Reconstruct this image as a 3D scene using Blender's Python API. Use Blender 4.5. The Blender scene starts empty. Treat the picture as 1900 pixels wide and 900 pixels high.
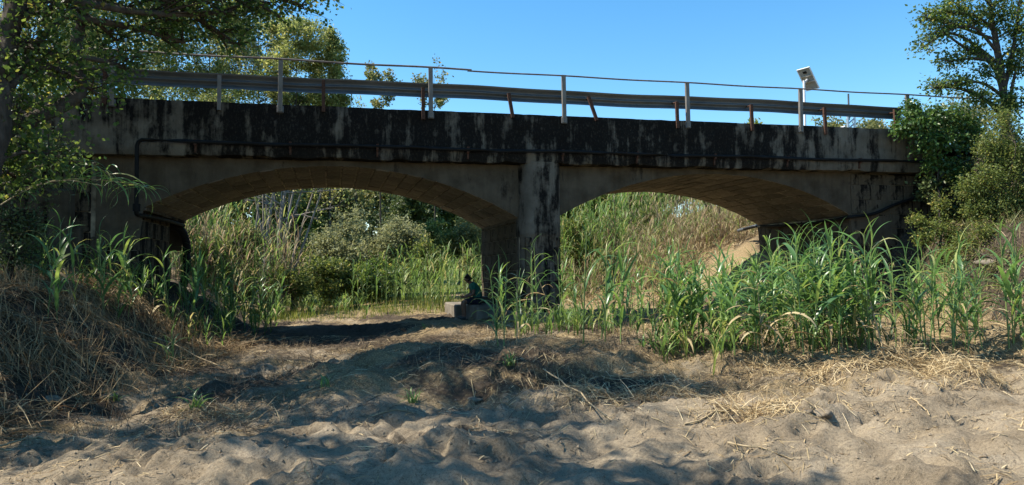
import bpy, bmesh, math, random
import numpy as np
from mathutils import Vector, Matrix

# ------------------------------------------------------------------ camera, sky, sun, exposure
SC = bpy.context.scene
COL = SC.collection
F_PX, YAW, PITCH, ROLL, EYE = 1332.8, 0.246763, 0.03676, -0.010026, 1.6
cy_, sy_ = math.cos(YAW), math.sin(YAW)
_F = np.array([sy_, cy_, 0.0]); _R = np.array([cy_, -sy_, 0.0]); _U = np.array([0, 0, 1.0])
F2 = _F*math.cos(PITCH) + _U*math.sin(PITCH)
U2 = _U*math.cos(PITCH) - _F*math.sin(PITCH)
R3 = _R*math.cos(ROLL) + U2*math.sin(ROLL)
U3 = U2*math.cos(ROLL) - _R*math.sin(ROLL)
cam_data = bpy.data.cameras.new('camera'); cam = bpy.data.objects.new('camera', cam_data); COL.objects.link(cam)
cam.matrix_world = Matrix(((R3[0], U3[0], -F2[0], 0), (R3[1], U3[1], -F2[1], 0), (R3[2], U3[2], -F2[2], EYE), (0, 0, 0, 1)))
cam_data.sensor_width = 36.0; cam_data.lens = F_PX/1900*36.0; cam_data.clip_end = 3000; cam_data.clip_start = 0.05
SC.camera = cam

SUN_AZ, SUN_EL = math.radians(-76), math.radians(52)      # azimuth clockwise from +Y: sun stands left, a little beyond the bridge
world = bpy.data.worlds.new('World'); SC.world = world; world.use_nodes = True
wn = world.node_tree; bg = wn.nodes['Background']
sky = wn.nodes.new('ShaderNodeTexSky'); sky.sky_type = 'NISHITA'; sky.sun_disc = False
sky.sun_elevation = SUN_EL; sky.sun_rotation = SUN_AZ; sky.air_density = 1.0; sky.dust_density = 0.2; sky.ozone_density = 2.0
sat = wn.nodes.new('ShaderNodeHueSaturation'); sat.inputs['Saturation'].default_value = 1.32; sat.inputs['Hue'].default_value = 0.492
wn.links.new(sky.outputs[0], sat.inputs['Color']); wn.links.new(sat.outputs[0], bg.inputs[0]); bg.inputs[1].default_value = 0.115
sl = bpy.data.lights.new('sun', 'SUN'); sl.energy = 5.0; sl.angle = math.radians(0.53); sl.color = (1.0, 0.92, 0.79)
sun = bpy.data.objects.new('sun', sl); COL.objects.link(sun)
SDIR = Vector((math.sin(SUN_AZ)*math.cos(SUN_EL), math.cos(SUN_AZ)*math.cos(SUN_EL), math.sin(SUN_EL)))
sun.rotation_euler = SDIR.to_track_quat('Z', 'Y').to_euler(); sun.location = SDIR*60
vs = SC.view_settings
vs.view_transform = 'Standard'; vs.look = 'None'; vs.exposure = 1.05; vs.gamma = 1.0; vs.use_curve_mapping = False
SC.render.engine = 'CYCLES'
SC.cycles.max_bounces = 8; SC.cycles.diffuse_bounces = 4; SC.cycles.transmission_bounces = 4; SC.cycles.transparent_max_bounces = 4

# ------------------------------------------------------------------ helpers
rng = np.random.default_rng(7)
random.seed(7)

def ray(u, v):
    return F2 + R3*((u-950)/F_PX) + U3*((450-v)/F_PX)
def at(u, v, y):
    """world point seen in direction (u, v) at distance y from the camera's plane y = 0"""
    d = ray(u, v); p = d*(y/d[1]); p[2] += EYE
    return p

def hash2(ix, iy, seed):
    n = (ix.astype(np.int64)*374761393 + iy.astype(np.int64)*668265263 + seed*974711) & 0x7fffffff
    n = ((n ^ (n >> 13))*1274126177) & 0x7fffffff
    return ((n ^ (n >> 16)) & 0xffff)/65535.0
def vnoise(x, y, s=1.0, seed=0):
    x = np.asarray(x, float)/s; y = np.asarray(y, float)/s
    ix = np.floor(x); iy = np.floor(y); fx = x-ix; fy = y-iy
    fx = fx*fx*fx*(fx*(fx*6-15)+10); fy = fy*fy*fy*(fy*(fy*6-15)+10)
    a = hash2(ix, iy, seed); b = hash2(ix+1, iy, seed); c = hash2(ix, iy+1, seed); d = hash2(ix+1, iy+1, seed)
    return (a*(1-fx)+b*fx)*(1-fy)+(c*(1-fx)+d*fx)*fy - 0.5
def fbm(x, y, s, octv=4, seed=0, gain=0.5):
    r = 0; a = 1.0
    for k in range(octv):
        # rotate octaves so no grid shows
        c, q = math.cos(k*1.1+.4), math.sin(k*1.1+.4)
        r = r + a*vnoise(np.asarray(x)*c-np.asarray(y)*q, np.asarray(x)*q+np.asarray(y)*c, s, seed+k); a *= gain; s *= 0.5
    return r
def sst(x, a, b):
    t = np.clip((np.asarray(x, float)-a)/(b-a), 0, 1); return t*t*(3-2*t)

# bridge numbers (metres; bridge runs along x, near face towards -y)
YF, YN, YB, YFB = 17.0, 17.37, 21.94, 22.3         # near fascia face, near spandrel, far spandrel, far fascia face
GR = 0.0038                                          # slight grade along x
Z_BOT, Z_TOP, Z_ROAD = 4.18, 5.40, 5.05
ARC_R, ARC_CZ = 8.907, -4.838
ARC_C = (0.072, 10.017)
XL, PX0, PX1, XR = -4.08, 4.54, 5.66, 14.30

# footprints: trails of steps across the near sand (x, y, heading)
_fr = random.Random(5); STEPS = []
for (fx, fy, ang, cnt) in ((-2.6, 6.0, .25, 12), (0.3, 5.2, 1.15, 10), (2.2, 7.9, -.45, 12), (5.6, 5.0, 1.9, 9), (7.4, 6.6, 2.6, 11), (3.2, 5.3, .6, 10), (-1.6, 8.3, -.7, 8)):
    for k in range(cnt):
        a_ = ang+_fr.gauss(0, .12); side = .11*(1 if k % 2 else -1)
        STEPS.append((fx+math.cos(ang)*.56*k-math.sin(ang)*side+_fr.gauss(0, .05), fy+math.sin(ang)*.56*k+math.cos(ang)*side+_fr.gauss(0, .05), a_))
def footprints(x, y):
    h = np.zeros(x.shape); m = (x > -5) & (x < 11) & (y > 3.8) & (y < 11)
    if not m.any(): return h
    xs, ys = x[m], y[m]; q = np.zeros(xs.shape)
    for (fx, fy, a_) in STEPS:
        dx, dy = xs-fx, ys-fy; n_ = np.abs(dx)+np.abs(dy) < .6
        if not n_.any(): continue
        u = (dx[n_]*math.cos(a_)+dy[n_]*math.sin(a_))/.16; v = (-dx[n_]*math.sin(a_)+dy[n_]*math.cos(a_))/.085; r2 = u*u+v*v
        q[n_] += -.075*np.exp(-r2**2*.5)+.028*np.exp(-(np.sqrt(r2)-1.55)**2*5)
    h[m] = q; return h
def ground_h(x, y, detail=True):
    x = np.asarray(x, float); y = np.asarray(y, float)
    h = np.zeros(np.broadcast(x, y).shape)
    # terrace with a small scarp in front of the bridge
    ys = 8.9-0.10*(x-2)+0.9*vnoise(x, x*0+3, 1.9, 5)+0.35*vnoise(x, y*0+9, .6, 6)
    wid = 0.35+0.5*sst(-x, -1.5, 1.0)+0.5*(vnoise(x, y*0, 2.7, 8)+.5)
    terr = 0.26*sst((y-ys)/wid, 0, 1)*sst(x, -1.0, 1.8)
    terr *= 1-0.8*sst(y, 11, 15)*sst(-x, -3.0, -0.6)        # hollow track leading under the left arch
    terr *= 1-0.35*sst(y, 18, 20)*sst(-x, -5.6, -3.6)
    h = h+terr
    # left bank
    xb = np.interp(y, [0, 6, 9, 12, 17, 23, 30, 45], [-4.2, -4.0, -3.3, -2.5, -1.6, -1.9, -2.6, -4.0])+0.5*vnoise(x*0, y, 2.1, 11)
    d = xb-x
    h = h+1.05*sst(d, 0, 2.4)+0.16*np.clip(d-1.5, 0, 12)+0.5*sst(y, 24, 34)*sst(d, 0.5, 4)
    # right bank
    xr = np.interp(y, [0, 6, 10, 14, 17, 23, 27, 33, 60], [15, 13.6, 14.0, 14.3, 14.6, 10.5, 9.8, 10.5, 16])+0.6*vnoise(x*0, y, 2.3, 13)
    d = x-xr
    near_ = 1-sst(y, 19, 24)
    h = h+near_*(2.3*sst(d, 0, 2.0)+2.6*sst(d, 2.0, 6.0))
    h = h+(1-near_)*(2.4*sst(d, 0, 5.0)+3.2*sst(d, 5, 14)+0.6*sst(d, 14, 30))
    # road embankments beyond both abutments
    emb = np.maximum(sst(-x, 10.5, 14.5), sst(x, 17.0, 20.5))*sst(y, 13.0, 16.6)*(1-sst(y, 22.6, 26.5))
    h = h*(1-emb)+np.maximum(h, 4.93+GR*x)*emb
    road_cap = np.where((y > 16.5) & (y < 22.7), np.minimum(h, 4.93+GR*x), h)
    h = road_cap
    # gentle far valley and hills
    far = sst(y, 55, 160)
    h = h+far*(3.0+9*(fbm(x, y, 70, 3, 21)+.4))*sst(np.hypot(x, y), 60, 160)
    h = h+sst(np.abs(x-2), 45, 160)*7
    if detail:
        nearf = 1-sst(np.hypot(x-2, y-8), 14, 40)
        sand = (1-sst(y, 10.5, 14))
        h = h+0.34*fbm(x, y*1.25, 2.3, 3, 31, .45)*sand*nearf
        # soft scoops like trampled or wind-worked sand
        sc = fbm(x*0.8+.3*vnoise(x, y, 1.1, 40), y*1.3, 1.0, 2, 41, .4)
        h = h+0.26*(np.abs(sc)-.18)*sand*nearf
        h = h+0.075*fbm(x, y, .5, 3, 51, .6)*nearf*(0.5+0.6*sand)
        pit = fbm(x, y, .33, 2, 53, .5); pm = sst(fbm(x, y, 1.9, 2, 59), .0, .3); h = h-0.10*sst(pit, .2, .38)*nearf*sand*pm
        h = h+0.085*fbm(x, y, .2, 3, 57, .7)*nearf*(.35+.9*sst(fbm(x, y, 1.2, 3, 58), -.1, .3))
        h = h+0.10*fbm(x, y, 1.3, 3, 61)*(1-sand)*nearf
        h = h+0.25*fbm(x, y, 5, 3, 71)*sst(np.hypot(x-3, y-14), 16, 30)
        rid = .16-np.abs(fbm(x+.25*vnoise(x, y, .5, 47), y*1.2, .85, 3, 48, .5)); h = h+0.30*rid*sand*nearf*(.35+.65*sst(fbm(x, y, 2.6, 2, 49), -.15, .2))
        h = h+footprints(*np.broadcast_arrays(x, y))
        bank = sst(xb-x, .1, 1.0)
        h = h+bank*nearf*0.22*fbm(x, y, .9, 3, 81, .55)
    return h
def gz(x, y):
    return float(ground_h(np.array([x]), np.array([y]))[0])
_T = np.concatenate([np.arange(3, 30, 0.4), np.arange(30, 90, 2)])
def on_ground(u, v):
    d = ray(u, v)
    def hit(t):
        p = t[:, None]*d[None, :]; g = ground_h(p[:, 0], p[:, 1]); k = int(np.argmax(p[:, 2]+EYE < g)); return k, p[k], g[k]
    k, p, g = hit(_T); k, p, g = hit(np.linspace(_T[max(k-1, 0)], _T[k], 12))
    return float(p[0]), float(p[1]), float(g)

# ------------------------------------------------------------------ materials
def new_mat(name):
    m = bpy.data.materials.new(name); m.use_nodes = True
    nt = m.node_tree; b = nt.nodes['Principled BSDF']; out = nt.nodes['Material Output']
    return m, nt, b, out
def N(nt, typ, **kw):
    n = nt.nodes.new(typ)
    for k, v in kw.items():
        if k.startswith('i_'):
            n.inputs[int(k[2:]) if k[2:].isdigit() else k[2:]].default_value = v
        else: setattr(n, k, v)
    return n
def L(nt, a, b): nt.links.new(a, b)
def ramp(nt, fac, stops, interp='LINEAR'):
    r = nt.nodes.new('ShaderNodeValToRGB'); r.color_ramp.interpolation = interp
    e = r.color_ramp.elements
    while len(e) > len(stops): e.remove(e[-1])
    while len(e) < len(stops): e.new(0.5)
    for el, (p, c) in zip(e, stops):
        el.position = p; el.color = (*c, 1) if len(c) == 3 else c
    L(nt, fac, r.inputs[0]); return r
def noise(nt, scale, detail=4, rough=.55, mapping=None, coord='Object'):
    tc = nt.nodes.new('ShaderNodeTexCoord'); n = nt.nodes.new('ShaderNodeTexNoise')
    n.inputs['Scale'].default_value = scale; n.inputs['Detail'].default_value = detail; n.inputs['Roughness'].default_value = rough
    if mapping:
        mp = nt.nodes.new('ShaderNodeMapping'); mp.inputs['Scale'].default_value = mapping
        L(nt, tc.outputs[coord], mp.inputs[0]); L(nt, mp.outputs[0], n.inputs['Vector'])
    else: L(nt, tc.outputs[coord], n.inputs['Vector'])
    return n
def mixc(nt, fac, a, b):
    m = nt.nodes.new('ShaderNodeMix'); m.data_type = 'RGBA'
    for s, v in ((m.inputs[0], fac), (m.inputs[6], a), (m.inputs[7], b)):
        if isinstance(v, (int, float)): s.default_value = v
        elif isinstance(v, tuple): s.default_value = (*v, 1)
        else: L(nt, v, s)
    return m.outputs[2]
def mth(nt, op, a, b=None, clamp=False):
    m = nt.nodes.new('ShaderNodeMath'); m.operation = op; m.use_clamp = clamp
    for s, v in zip(m.inputs, (a, b)):
        if v is None: continue
        if isinstance(v, (int, float)): s.default_value = v
        else: L(nt, v, s)
    return m.outputs[0]
def bump(nt, b, h, strength=.4, dist=.02):
    bp = nt.nodes.new('ShaderNodeBump'); bp.inputs['Strength'].default_value = strength; bp.inputs['Distance'].default_value = dist
    L(nt, h, bp.inputs['Height']); L(nt, bp.outputs[0], b.inputs['Normal'])

def simple_mat(name, c1, c2, scale=8, rough=.8, metal=0.0, bstr=.3, bdist=.01, mapping=None, spec=.3, random_obj=0.0):
    m, nt, b, out = new_mat(name)
    n = noise(nt, scale, 5, .6, mapping)
    r = ramp(nt, n.outputs[0], [(.32, c1), (.68, c2)])
    col = r.outputs[0]
    if random_obj:
        oi = nt.nodes.new('ShaderNodeObjectInfo')
        k = mth(nt, 'MULTIPLY_ADD', oi.outputs['Random'], random_obj); nt.nodes[-1].inputs[2].default_value = 1-random_obj/2
        hsv = nt.nodes.new('ShaderNodeHueSaturation'); L(nt, k, hsv.inputs['Value']); L(nt, col, hsv.inputs['Color']); col = hsv.outputs[0]
    L(nt, col, b.inputs['Base Color']); b.inputs['Roughness'].default_value = rough; b.inputs['Metallic'].default_value = metal
    b.inputs['Specular IOR Level'].default_value = spec
    if bstr: bump(nt, b, n.outputs[0], bstr, bdist)
    return m
def leaf_mat(name, stops, trans=.35, rough=.5, use_random=False, spec=.25, tcol=1.5):
    """leaf colour varies leaf by leaf; part of the light passes through"""
    m, nt, b, out = new_mat(name)
    if use_random:
        oi = nt.nodes.new('ShaderNodeObjectInfo'); fac = oi.outputs['Random']
    else:
        a = nt.nodes.new('ShaderNodeAttribute'); a.attribute_name = 'tint'; fac = a.outputs['Fac']
    r = ramp(nt, fac, stops)
    n = noise(nt, 9 if not use_random else 5, 2, .5)
    hsv = nt.nodes.new('ShaderNodeHueSaturation'); L(nt, r.outputs[0], hsv.inputs['Color'])
    L(nt, mth(nt, 'ADD', mth(nt, 'MULTIPLY', n.outputs[0], .5), .75), hsv.inputs['Value'])
    L(nt, hsv.outputs[0], b.inputs['Base Color']); b.inputs['Roughness'].default_value = rough
    b.inputs['Specular IOR Level'].default_value = spec
    t = nt.nodes.new('ShaderNodeBsdfTranslucent')
    h2 = nt.nodes.new('ShaderNodeHueSaturation'); h2.inputs['Value'].default_value = tcol; h2.inputs['Hue'].default_value = .485; h2.inputs['Saturation'].default_value = 1.1
    L(nt, hsv.outputs[0], h2.inputs['Color']); L(nt, h2.outputs[0], t.inputs[0])
    mx = nt.nodes.new('ShaderNodeMixShader'); mx.inputs[0].default_value = trans
    L(nt, b.outputs[0], mx.inputs[1]); L(nt, t.outputs[0], mx.inputs[2]); L(nt, mx.outputs[0], out.inputs[0])
    return m

M = {}
# sand, leaf litter and dark silt on the ground
m, nt, b, out = new_mat('sandy_ground'); M['ground'] = m
a = nt.nodes.new('ShaderNodeAttribute'); a.attribute_name = 'cover'
sep = nt.nodes.new('ShaderNodeSeparateColor'); L(nt, a.outputs['Color'], sep.inputs[0])
n1 = noise(nt, 1.1, 5, .6); n2 = noise(nt, 14, 6, .7); n3 = noise(nt, 160, 3, .7); n4 = noise(nt, 45, 4, .7, (1, 2.3, 1))
sandc = ramp(nt, n1.outputs[0], [(.3, (.22, .174, .118)), (.55, (.335, .272, .188)), (.75, (.425, .352, .255))])
n5 = noise(nt, 38, 5, .75); grain = ramp(nt, mth(nt, 'ADD', mth(nt, 'MULTIPLY', n3.outputs[0], .5), mth(nt, 'MULTIPLY', n5.outputs[0], .5)), [(.36, (.38, .36, .33)), (.5, (1, 1, 1)), (.64, (1.35, 1.33, 1.28))])
mul = nt.nodes.new('ShaderNodeMix'); mul.data_type = 'RGBA'; mul.blend_type = 'MULTIPLY'; mul.inputs[0].default_value = 1
L(nt, sandc.outputs[0], mul.inputs[6]); L(nt, grain.outputs[0], mul.inputs[7])
litter = ramp(nt, n4.outputs[0], [(.3, (.06, .045, .03)), (.46, (.20, .15, .085)), (.6, (.40, .30, .165)), (.75, (.52, .42, .25))])
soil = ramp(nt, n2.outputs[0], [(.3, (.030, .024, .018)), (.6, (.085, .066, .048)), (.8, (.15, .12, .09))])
grass = ramp(nt, n4.outputs[0], [(.3, (.03, .045, .012)), (.55, (.10, .13, .03)), (.75, (.26, .24, .09))])
def fac_of(ch, nz, w=.55):
    s = mth(nt, 'ADD', sep.outputs[ch], mth(nt, 'MULTIPLY', mth(nt, 'SUBTRACT', nz.outputs[0], .5), w*2))
    mr = nt.nodes.new('ShaderNodeMapRange'); mr.inputs[1].default_value = .35; mr.inputs[2].default_value = .65
    L(nt, s, mr.inputs[0]); return mr.outputs[0]
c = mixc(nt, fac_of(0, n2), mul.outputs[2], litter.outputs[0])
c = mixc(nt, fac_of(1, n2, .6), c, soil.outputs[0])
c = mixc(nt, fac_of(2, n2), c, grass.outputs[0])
L(nt, c, b.inputs['Base Color']); b.inputs['Roughness'].default_value = .95; b.inputs['Specular IOR Level'].default_value = .1
hh = mth(nt, 'ADD', mth(nt, 'MULTIPLY', n2.outputs[0], 1.0), mth(nt, 'MULTIPLY', n3.outputs[0], .45))
bump(nt, b, hh, 1.0, .045)

# weathered fascia concrete with black lichen runs
def stained(name, base1, base2, black_amt, xmask=True):
    m, nt, b, out = new_mat(name)
    tc = nt.nodes.new('ShaderNodeTexCoord'); sx = nt.nodes.new('ShaderNodeSeparateXYZ'); L(nt, tc.outputs['Object'], sx.inputs[0])
    nb = noise(nt, 2.2, 6, .62); streak = noise(nt, 1.0, 6, .62, (2.6, 1.0, .42)); fine = noise(nt, 26, 5, .72, (1, 1, .55)); blot = noise(nt, 3.4, 6, .7, (1, 1, .8))
    strk2 = noise(nt, 1.0, 4, .6, (9, 2, .5))
    base = ramp(nt, nb.outputs[0], [(.3, base1), (.7, base2)])
    flk = ramp(nt, fine.outputs[0], [(.52, (0, 0, 0)), (.68, (1, 1, 1))])
    col = mixc(nt, mth(nt, 'MULTIPLY', strk2.outputs[0], .55), base.outputs[0], tuple(.38*v for v in base1))
    s = mth(nt, 'ADD', mth(nt, 'ADD', mth(nt, 'MULTIPLY', streak.outputs[0], 1.5), -.385), mth(nt, 'ADD', mth(nt, 'MULTIPLY', blot.outputs[0], .75), mth(nt, 'MULTIPLY', mth(nt, 'SUBTRACT', strk2.outputs[0], .5), .35)))
    if xmask:
        lo = nt.nodes.new('ShaderNodeMapRange'); lo.inputs[1].default_value = -5.5; lo.inputs[2].default_value = -1.6; L(nt, sx.outputs[0], lo.inputs[0])
        hi = nt.nodes.new('ShaderNodeMapRange'); hi.inputs[1].default_value = 14.2; hi.inputs[2].default_value = 11.0; L(nt, sx.outputs[0], hi.inputs[0])
        xm = mth(nt, 'MULTIPLY', lo.outputs[0], hi.outputs[0])
        s = mth(nt, 'ADD', s, mth(nt, 'SUBTRACT', mth(nt, 'MULTIPLY', xm, .25), .21))
        top = nt.nodes.new('ShaderNodeMapRange'); top.inputs[1].default_value = 4.2; top.inputs[2].default_value = 5.4; top.inputs[3].default_value = .0; top.inputs[4].default_value = .07
        L(nt, sx.outputs[2], top.inputs[0]); s = mth(nt, 'ADD', s, top.outputs[0])
    s = mth(nt, 'ADD', s, black_amt)
    mr = nt.nodes.new('ShaderNodeMapRange'); mr.inputs[1].default_value = .63; mr.inputs[2].default_value = .82; L(nt, s, mr.inputs[0])
    blk = mth(nt, 'MULTIPLY', mr.outputs[0], mth(nt, 'SUBTRACT', 1.0, mth(nt, 'MULTIPLY', flk.outputs[0], .25)))
    col = mixc(nt, mth(nt, 'MULTIPLY', blk, .96), col, (.0075, .0072, .007))
    L(nt, col, b.inputs['Base Color']); b.inputs['Roughness'].default_value = .95; b.inputs['Specular IOR Level'].default_value = .04
    bump(nt, b, mth(nt, 'ADD', fine.outputs[0], mth(nt, 'MULTIPLY', blot.outputs[0], .8)), .6, .02)
    return m
M['fascia'] = stained('lichen_stained_concrete', (.085, .075, .06), (.20, .178, .142), 0.05)
M['plaster'] = stained('old_lime_render', (.062, .05, .035), (.128, .107, .08), -.30, False)
M['pilaster'] = stained('pilaster_render', (.10, .088, .07), (.20, .178, .145), -.02, False)
M['mortar'] = simple_mat('pale_mortar', (.06, .05, .036), (.40, .345, .25), 2.3, .95, bstr=.5)
M['stone'] = simple_mat('brown_arch_stone', (.088, .073, .054), (.165, .14, .107), 5, .92, bstr=.8, bdist=.02, random_obj=.6)
M['pier'] = stained('damp_pier_stone', (.075, .06, .042), (.14, .117, .085), -.12, False)
M['footing'] = simple_mat('pale_footing_concrete', (.10, .086, .066), (.22, .192, .152), 2.5, .92, bstr=.5)
M['asphalt'] = simple_mat('asphalt', (.04, .04, .042), (.07, .07, .07), 30, .9)
M['pipe'] = simple_mat('black_plastic_pipe', (.007, .007, .007), (.014, .014, .014), 6, .7, bstr=.1, spec=.12)
M['galv'] = simple_mat('weathered_galvanised_steel', (.085, .09, .093), (.13, .135, .137), 3, .5, .45, .05, mapping=(.5, 1, 1))
M['postgrey'] = simple_mat('pale_painted_post', (.11, .103, .092), (.21, .197, .178), 9, .75, .1, .3, mapping=(1, 1, .4))
M['rust'] = simple_mat('rusted_steel', (.03, .016, .012), (.105, .05, .03), 16, .85, .15, .5)
M['rail'] = simple_mat('rusty_grey_rail', (.10, .075, .06), (.22, .19, .17), 7, .6, .4, .2)
M['white'] = simple_mat('white_painted_metal', (.70, .70, .70), (.80, .80, .79), 4, .5, bstr=0)
M['panelback'] = simple_mat('panel_backsheet', (.26, .25, .225), (.32, .31, .28), 3, .6, bstr=0)
M['cell'] = simple_mat('solar_cell_glass', (.008, .012, .03), (.015, .02, .05), 8, .15, bstr=0, spec=.6)
M['alu'] = simple_mat('aluminium_frame', (.45, .45, .45), (.6, .6, .6), 8, .4, .7, 0)
M['straw'] = leaf_mat('dry_straw', [(0, (.14, .095, .05)), (.35, (.34, .25, .13)), (.7, (.50, .39, .21)), (1, (.62, .52, .33))], .2, .7)
M['twigs'] = leaf_mat('grey_dry_twigs', [(0, (.07, .05, .035)), (.5, (.19, .145, .09)), (1, (.36, .28, .17))], .05, .8)
M['cane'] = simple_mat('dry_cane', (.24, .175, .095), (.43, .34, .205), 20, .7, mapping=(1, 1, 1))
M['reed'] = leaf_mat('reed_leaf', [(0, (.055, .125, .048)), (.4, (.095, .195, .06)), (.75, (.15, .26, .068)), (.93, (.23, .31, .085)), (1, (.38, .36, .15))], .36, .33, True, .5, 1.6)
M['deadleaf'] = leaf_mat('dead_reed_leaf', [(0, (.22, .16, .085)), (.5, (.36, .28, .15)), (1, (.50, .42, .25))], .25, .7, True, .2)
M['reedbed'] = leaf_mat('reed_bed_leaf', [(0, (.065, .12, .038)), (.5, (.125, .215, .058)), (.85, (.20, .28, .08)), (1, (.38, .35, .15))], .42, .45, False, .3, 1.6)
M['reedstem'] = simple_mat('reed_stem', (.10, .17, .05), (.22, .27, .09), 5, .5, bstr=.1, random_obj=.4)
M['drycane'] = leaf_mat('dry_cane_thicket', [(0, (.12, .09, .055)), (.35, (.26, .205, .125)), (.6, (.40, .33, .20)), (.75, (.27, .29, .105)), (1, (.15, .22, .065))], .35, .7)
M['bark_dark'] = simple_mat('dark_grey_bark', (.03, .024, .018), (.085, .07, .055), 10, .95, bstr=1, bdist=.03, mapping=(1, 1, .35))
M['bark_pale'] = simple_mat('pale_trunk_bark', (.14, .118, .096), (.30, .268, .23), 8, .9, bstr=.5, mapping=(1, 1, .4))
M['leaf_alder'] = leaf_mat('alder_leaf', [(0, (.035, .065, .018)), (.5, (.07, .115, .03)), (.85, (.12, .16, .04)), (1, (.26, .24, .06))], .52, .42, tcol=1.9)
M['leaf_poplar'] = leaf_mat('poplar_leaf', [(0, (.09, .12, .042)), (.5, (.185, .22, .075)), (.85, (.28, .30, .11)), (1, (.42, .39, .17))], .52, .45, tcol=1.7)
M['leaf_gum'] = leaf_mat('gum_leaf', [(0, (.065, .09, .036)), (.5, (.14, .16, .06)), (.85, (.25, .24, .09)), (1, (.36, .31, .13))], .42, .45, tcol=1.5)
M['leaf_olive'] = leaf_mat('tamarisk_leaf', [(0, (.11, .125, .055)), (.5, (.22, .235, .11)), (1, (.34, .345, .19))], .4, .6, tcol=1.4)
M['leaf_dark'] = leaf_mat('evergreen_leaf', [(0, (.03, .05, .02)), (.5, (.06, .09, .032)), (1, (.12, .15, .055))], .25, .45, tcol=1.5)
M['leaf_scrub'] = leaf_mat('scrub_leaf', [(0, (.05, .08, .024)), (.5, (.115, .155, .04)), (.85, (.20, .23, .065)), (1, (.38, .34, .11))], .42, .5, tcol=1.6)
M['leaf_ivy'] = leaf_mat('bramble_leaf', [(0, (.03, .07, .02)), (.5, (.06, .125, .03)), (1, (.13, .19, .05))], .3, .35, tcol=1.6, spec=.4)
M['grassblade'] = leaf_mat('green_grass', [(0, (.06, .10, .02)), (.5, (.14, .19, .04)), (1, (.32, .30, .09))], .4, .5)
M['rock'] = simple_mat('grey_bank_rock', (.10, .085, .066), (.24, .205, .16), 3, .95, bstr=.9, bdist=.05)
M['clod'] = simple_mat('dark_sand_clod', (.09, .07, .048), (.27, .22, .155), 14, .95, bstr=.8, random_obj=.5)
M['skin'] = simple_mat('skin', (.17, .085, .055), (.22, .115, .075), 12, .55, bstr=0)
M['hair'] = simple_mat('dark_hair', (.008, .006, .005), (.02, .015, .012), 40, .6, bstr=.4)
M['shirt'] = simple_mat('teal_green_cotton', (.018, .12, .085), (.026, .15, .11), 20, .85, bstr=.2)
M['shorts'] = simple_mat('navy_cotton', (.010, .011, .022), (.018, .02, .035), 20, .85, bstr=.2)
M['shoe'] = simple_mat('grey_shoe', (.05, .05, .05), (.10, .10, .10), 20, .7, bstr=.1)
M['phone'] = simple_mat('black_phone', (.008, .008, .009), (.012, .012, .013), 4, .2, bstr=0, spec=.5)

# ------------------------------------------------------------------ mesh builders
class MB:
    """collects vertices and faces (with one tint per vertex) into one mesh"""
    def __init__(s): s.v = []; s.f3 = []; s.f4 = []; s.t = []; s.n = 0
    def add(s, v, f, tint=None):
        v = np.asarray(v, float); f = np.asarray(f, np.int64)
        s.v.append(v); (s.f4 if f.shape[1] == 4 else s.f3).append(f+s.n); s.n += len(v)
        s.t.append(np.full(len(v), .5) if tint is None else np.broadcast_to(np.asarray(tint, float), (len(v),)))
    def mesh(s, name, mat, smooth=True):
        me = bpy.data.meshes.new(name)
        v = np.concatenate(s.v); 
        f4 = np.concatenate(s.f4) if s.f4 else np.zeros((0, 4), np.int64); f3 = np.concatenate(s.f3) if s.f3 else np.zeros((0, 3), np.int64)
        me.vertices.add(len(v)); me.vertices.foreach_set('co', v.astype(np.float32).ravel())
        li = np.concatenate([f4.ravel(), f3.ravel()]).astype(np.int32)
        me.loops.add(len(li)); me.loops.foreach_set('vertex_index', li)
        tot = np.concatenate([np.full(len(f4), 4), np.full(len(f3), 3)]).astype(np.int32)
        st = np.concatenate([[0], np.cumsum(tot)[:-1]]).astype(np.int32)
        me.polygons.add(len(tot)); me.polygons.foreach_set('loop_start', st); me.polygons.foreach_set('loop_total', tot)
        me.polygons.foreach_set('use_smooth', np.full(len(tot), smooth))
        at_ = me.attributes.new('tint', 'FLOAT', 'POINT'); at_.data.foreach_set('value', np.concatenate(s.t).astype(np.float32))
        me.update(calc_edges=True); me.validate(); me.materials.append(M[mat] if isinstance(mat, str) else mat)
        return me
def link(name, me, parent=None, label=None, cat=None, group=None, kind=None):
    o = bpy.data.objects.new(name, me); COL.objects.link(o)
    if parent is not None: o.parent = parent
    tag(o, label, cat, group, kind); return o
def tag(o, label=None, cat=None, group=None, kind=None):
    if label: o['label'] = label
    if cat: o['category'] = cat
    if group: o['group'] = group
    if kind: o['kind'] = kind
    return o
def empty(name, loc=(0, 0, 0), **kw):
    o = bpy.data.objects.new(name, None); COL.objects.link(o); o.location = loc; o.empty_display_size = .1
    return tag(o, kw.get('label'), kw.get('cat'), kw.get('group'), kw.get('kind'))
def nrm(a):
    a = np.asarray(a, float); return a/np.maximum(np.linalg.norm(a, axis=-1, keepdims=True), 1e-9)
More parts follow.
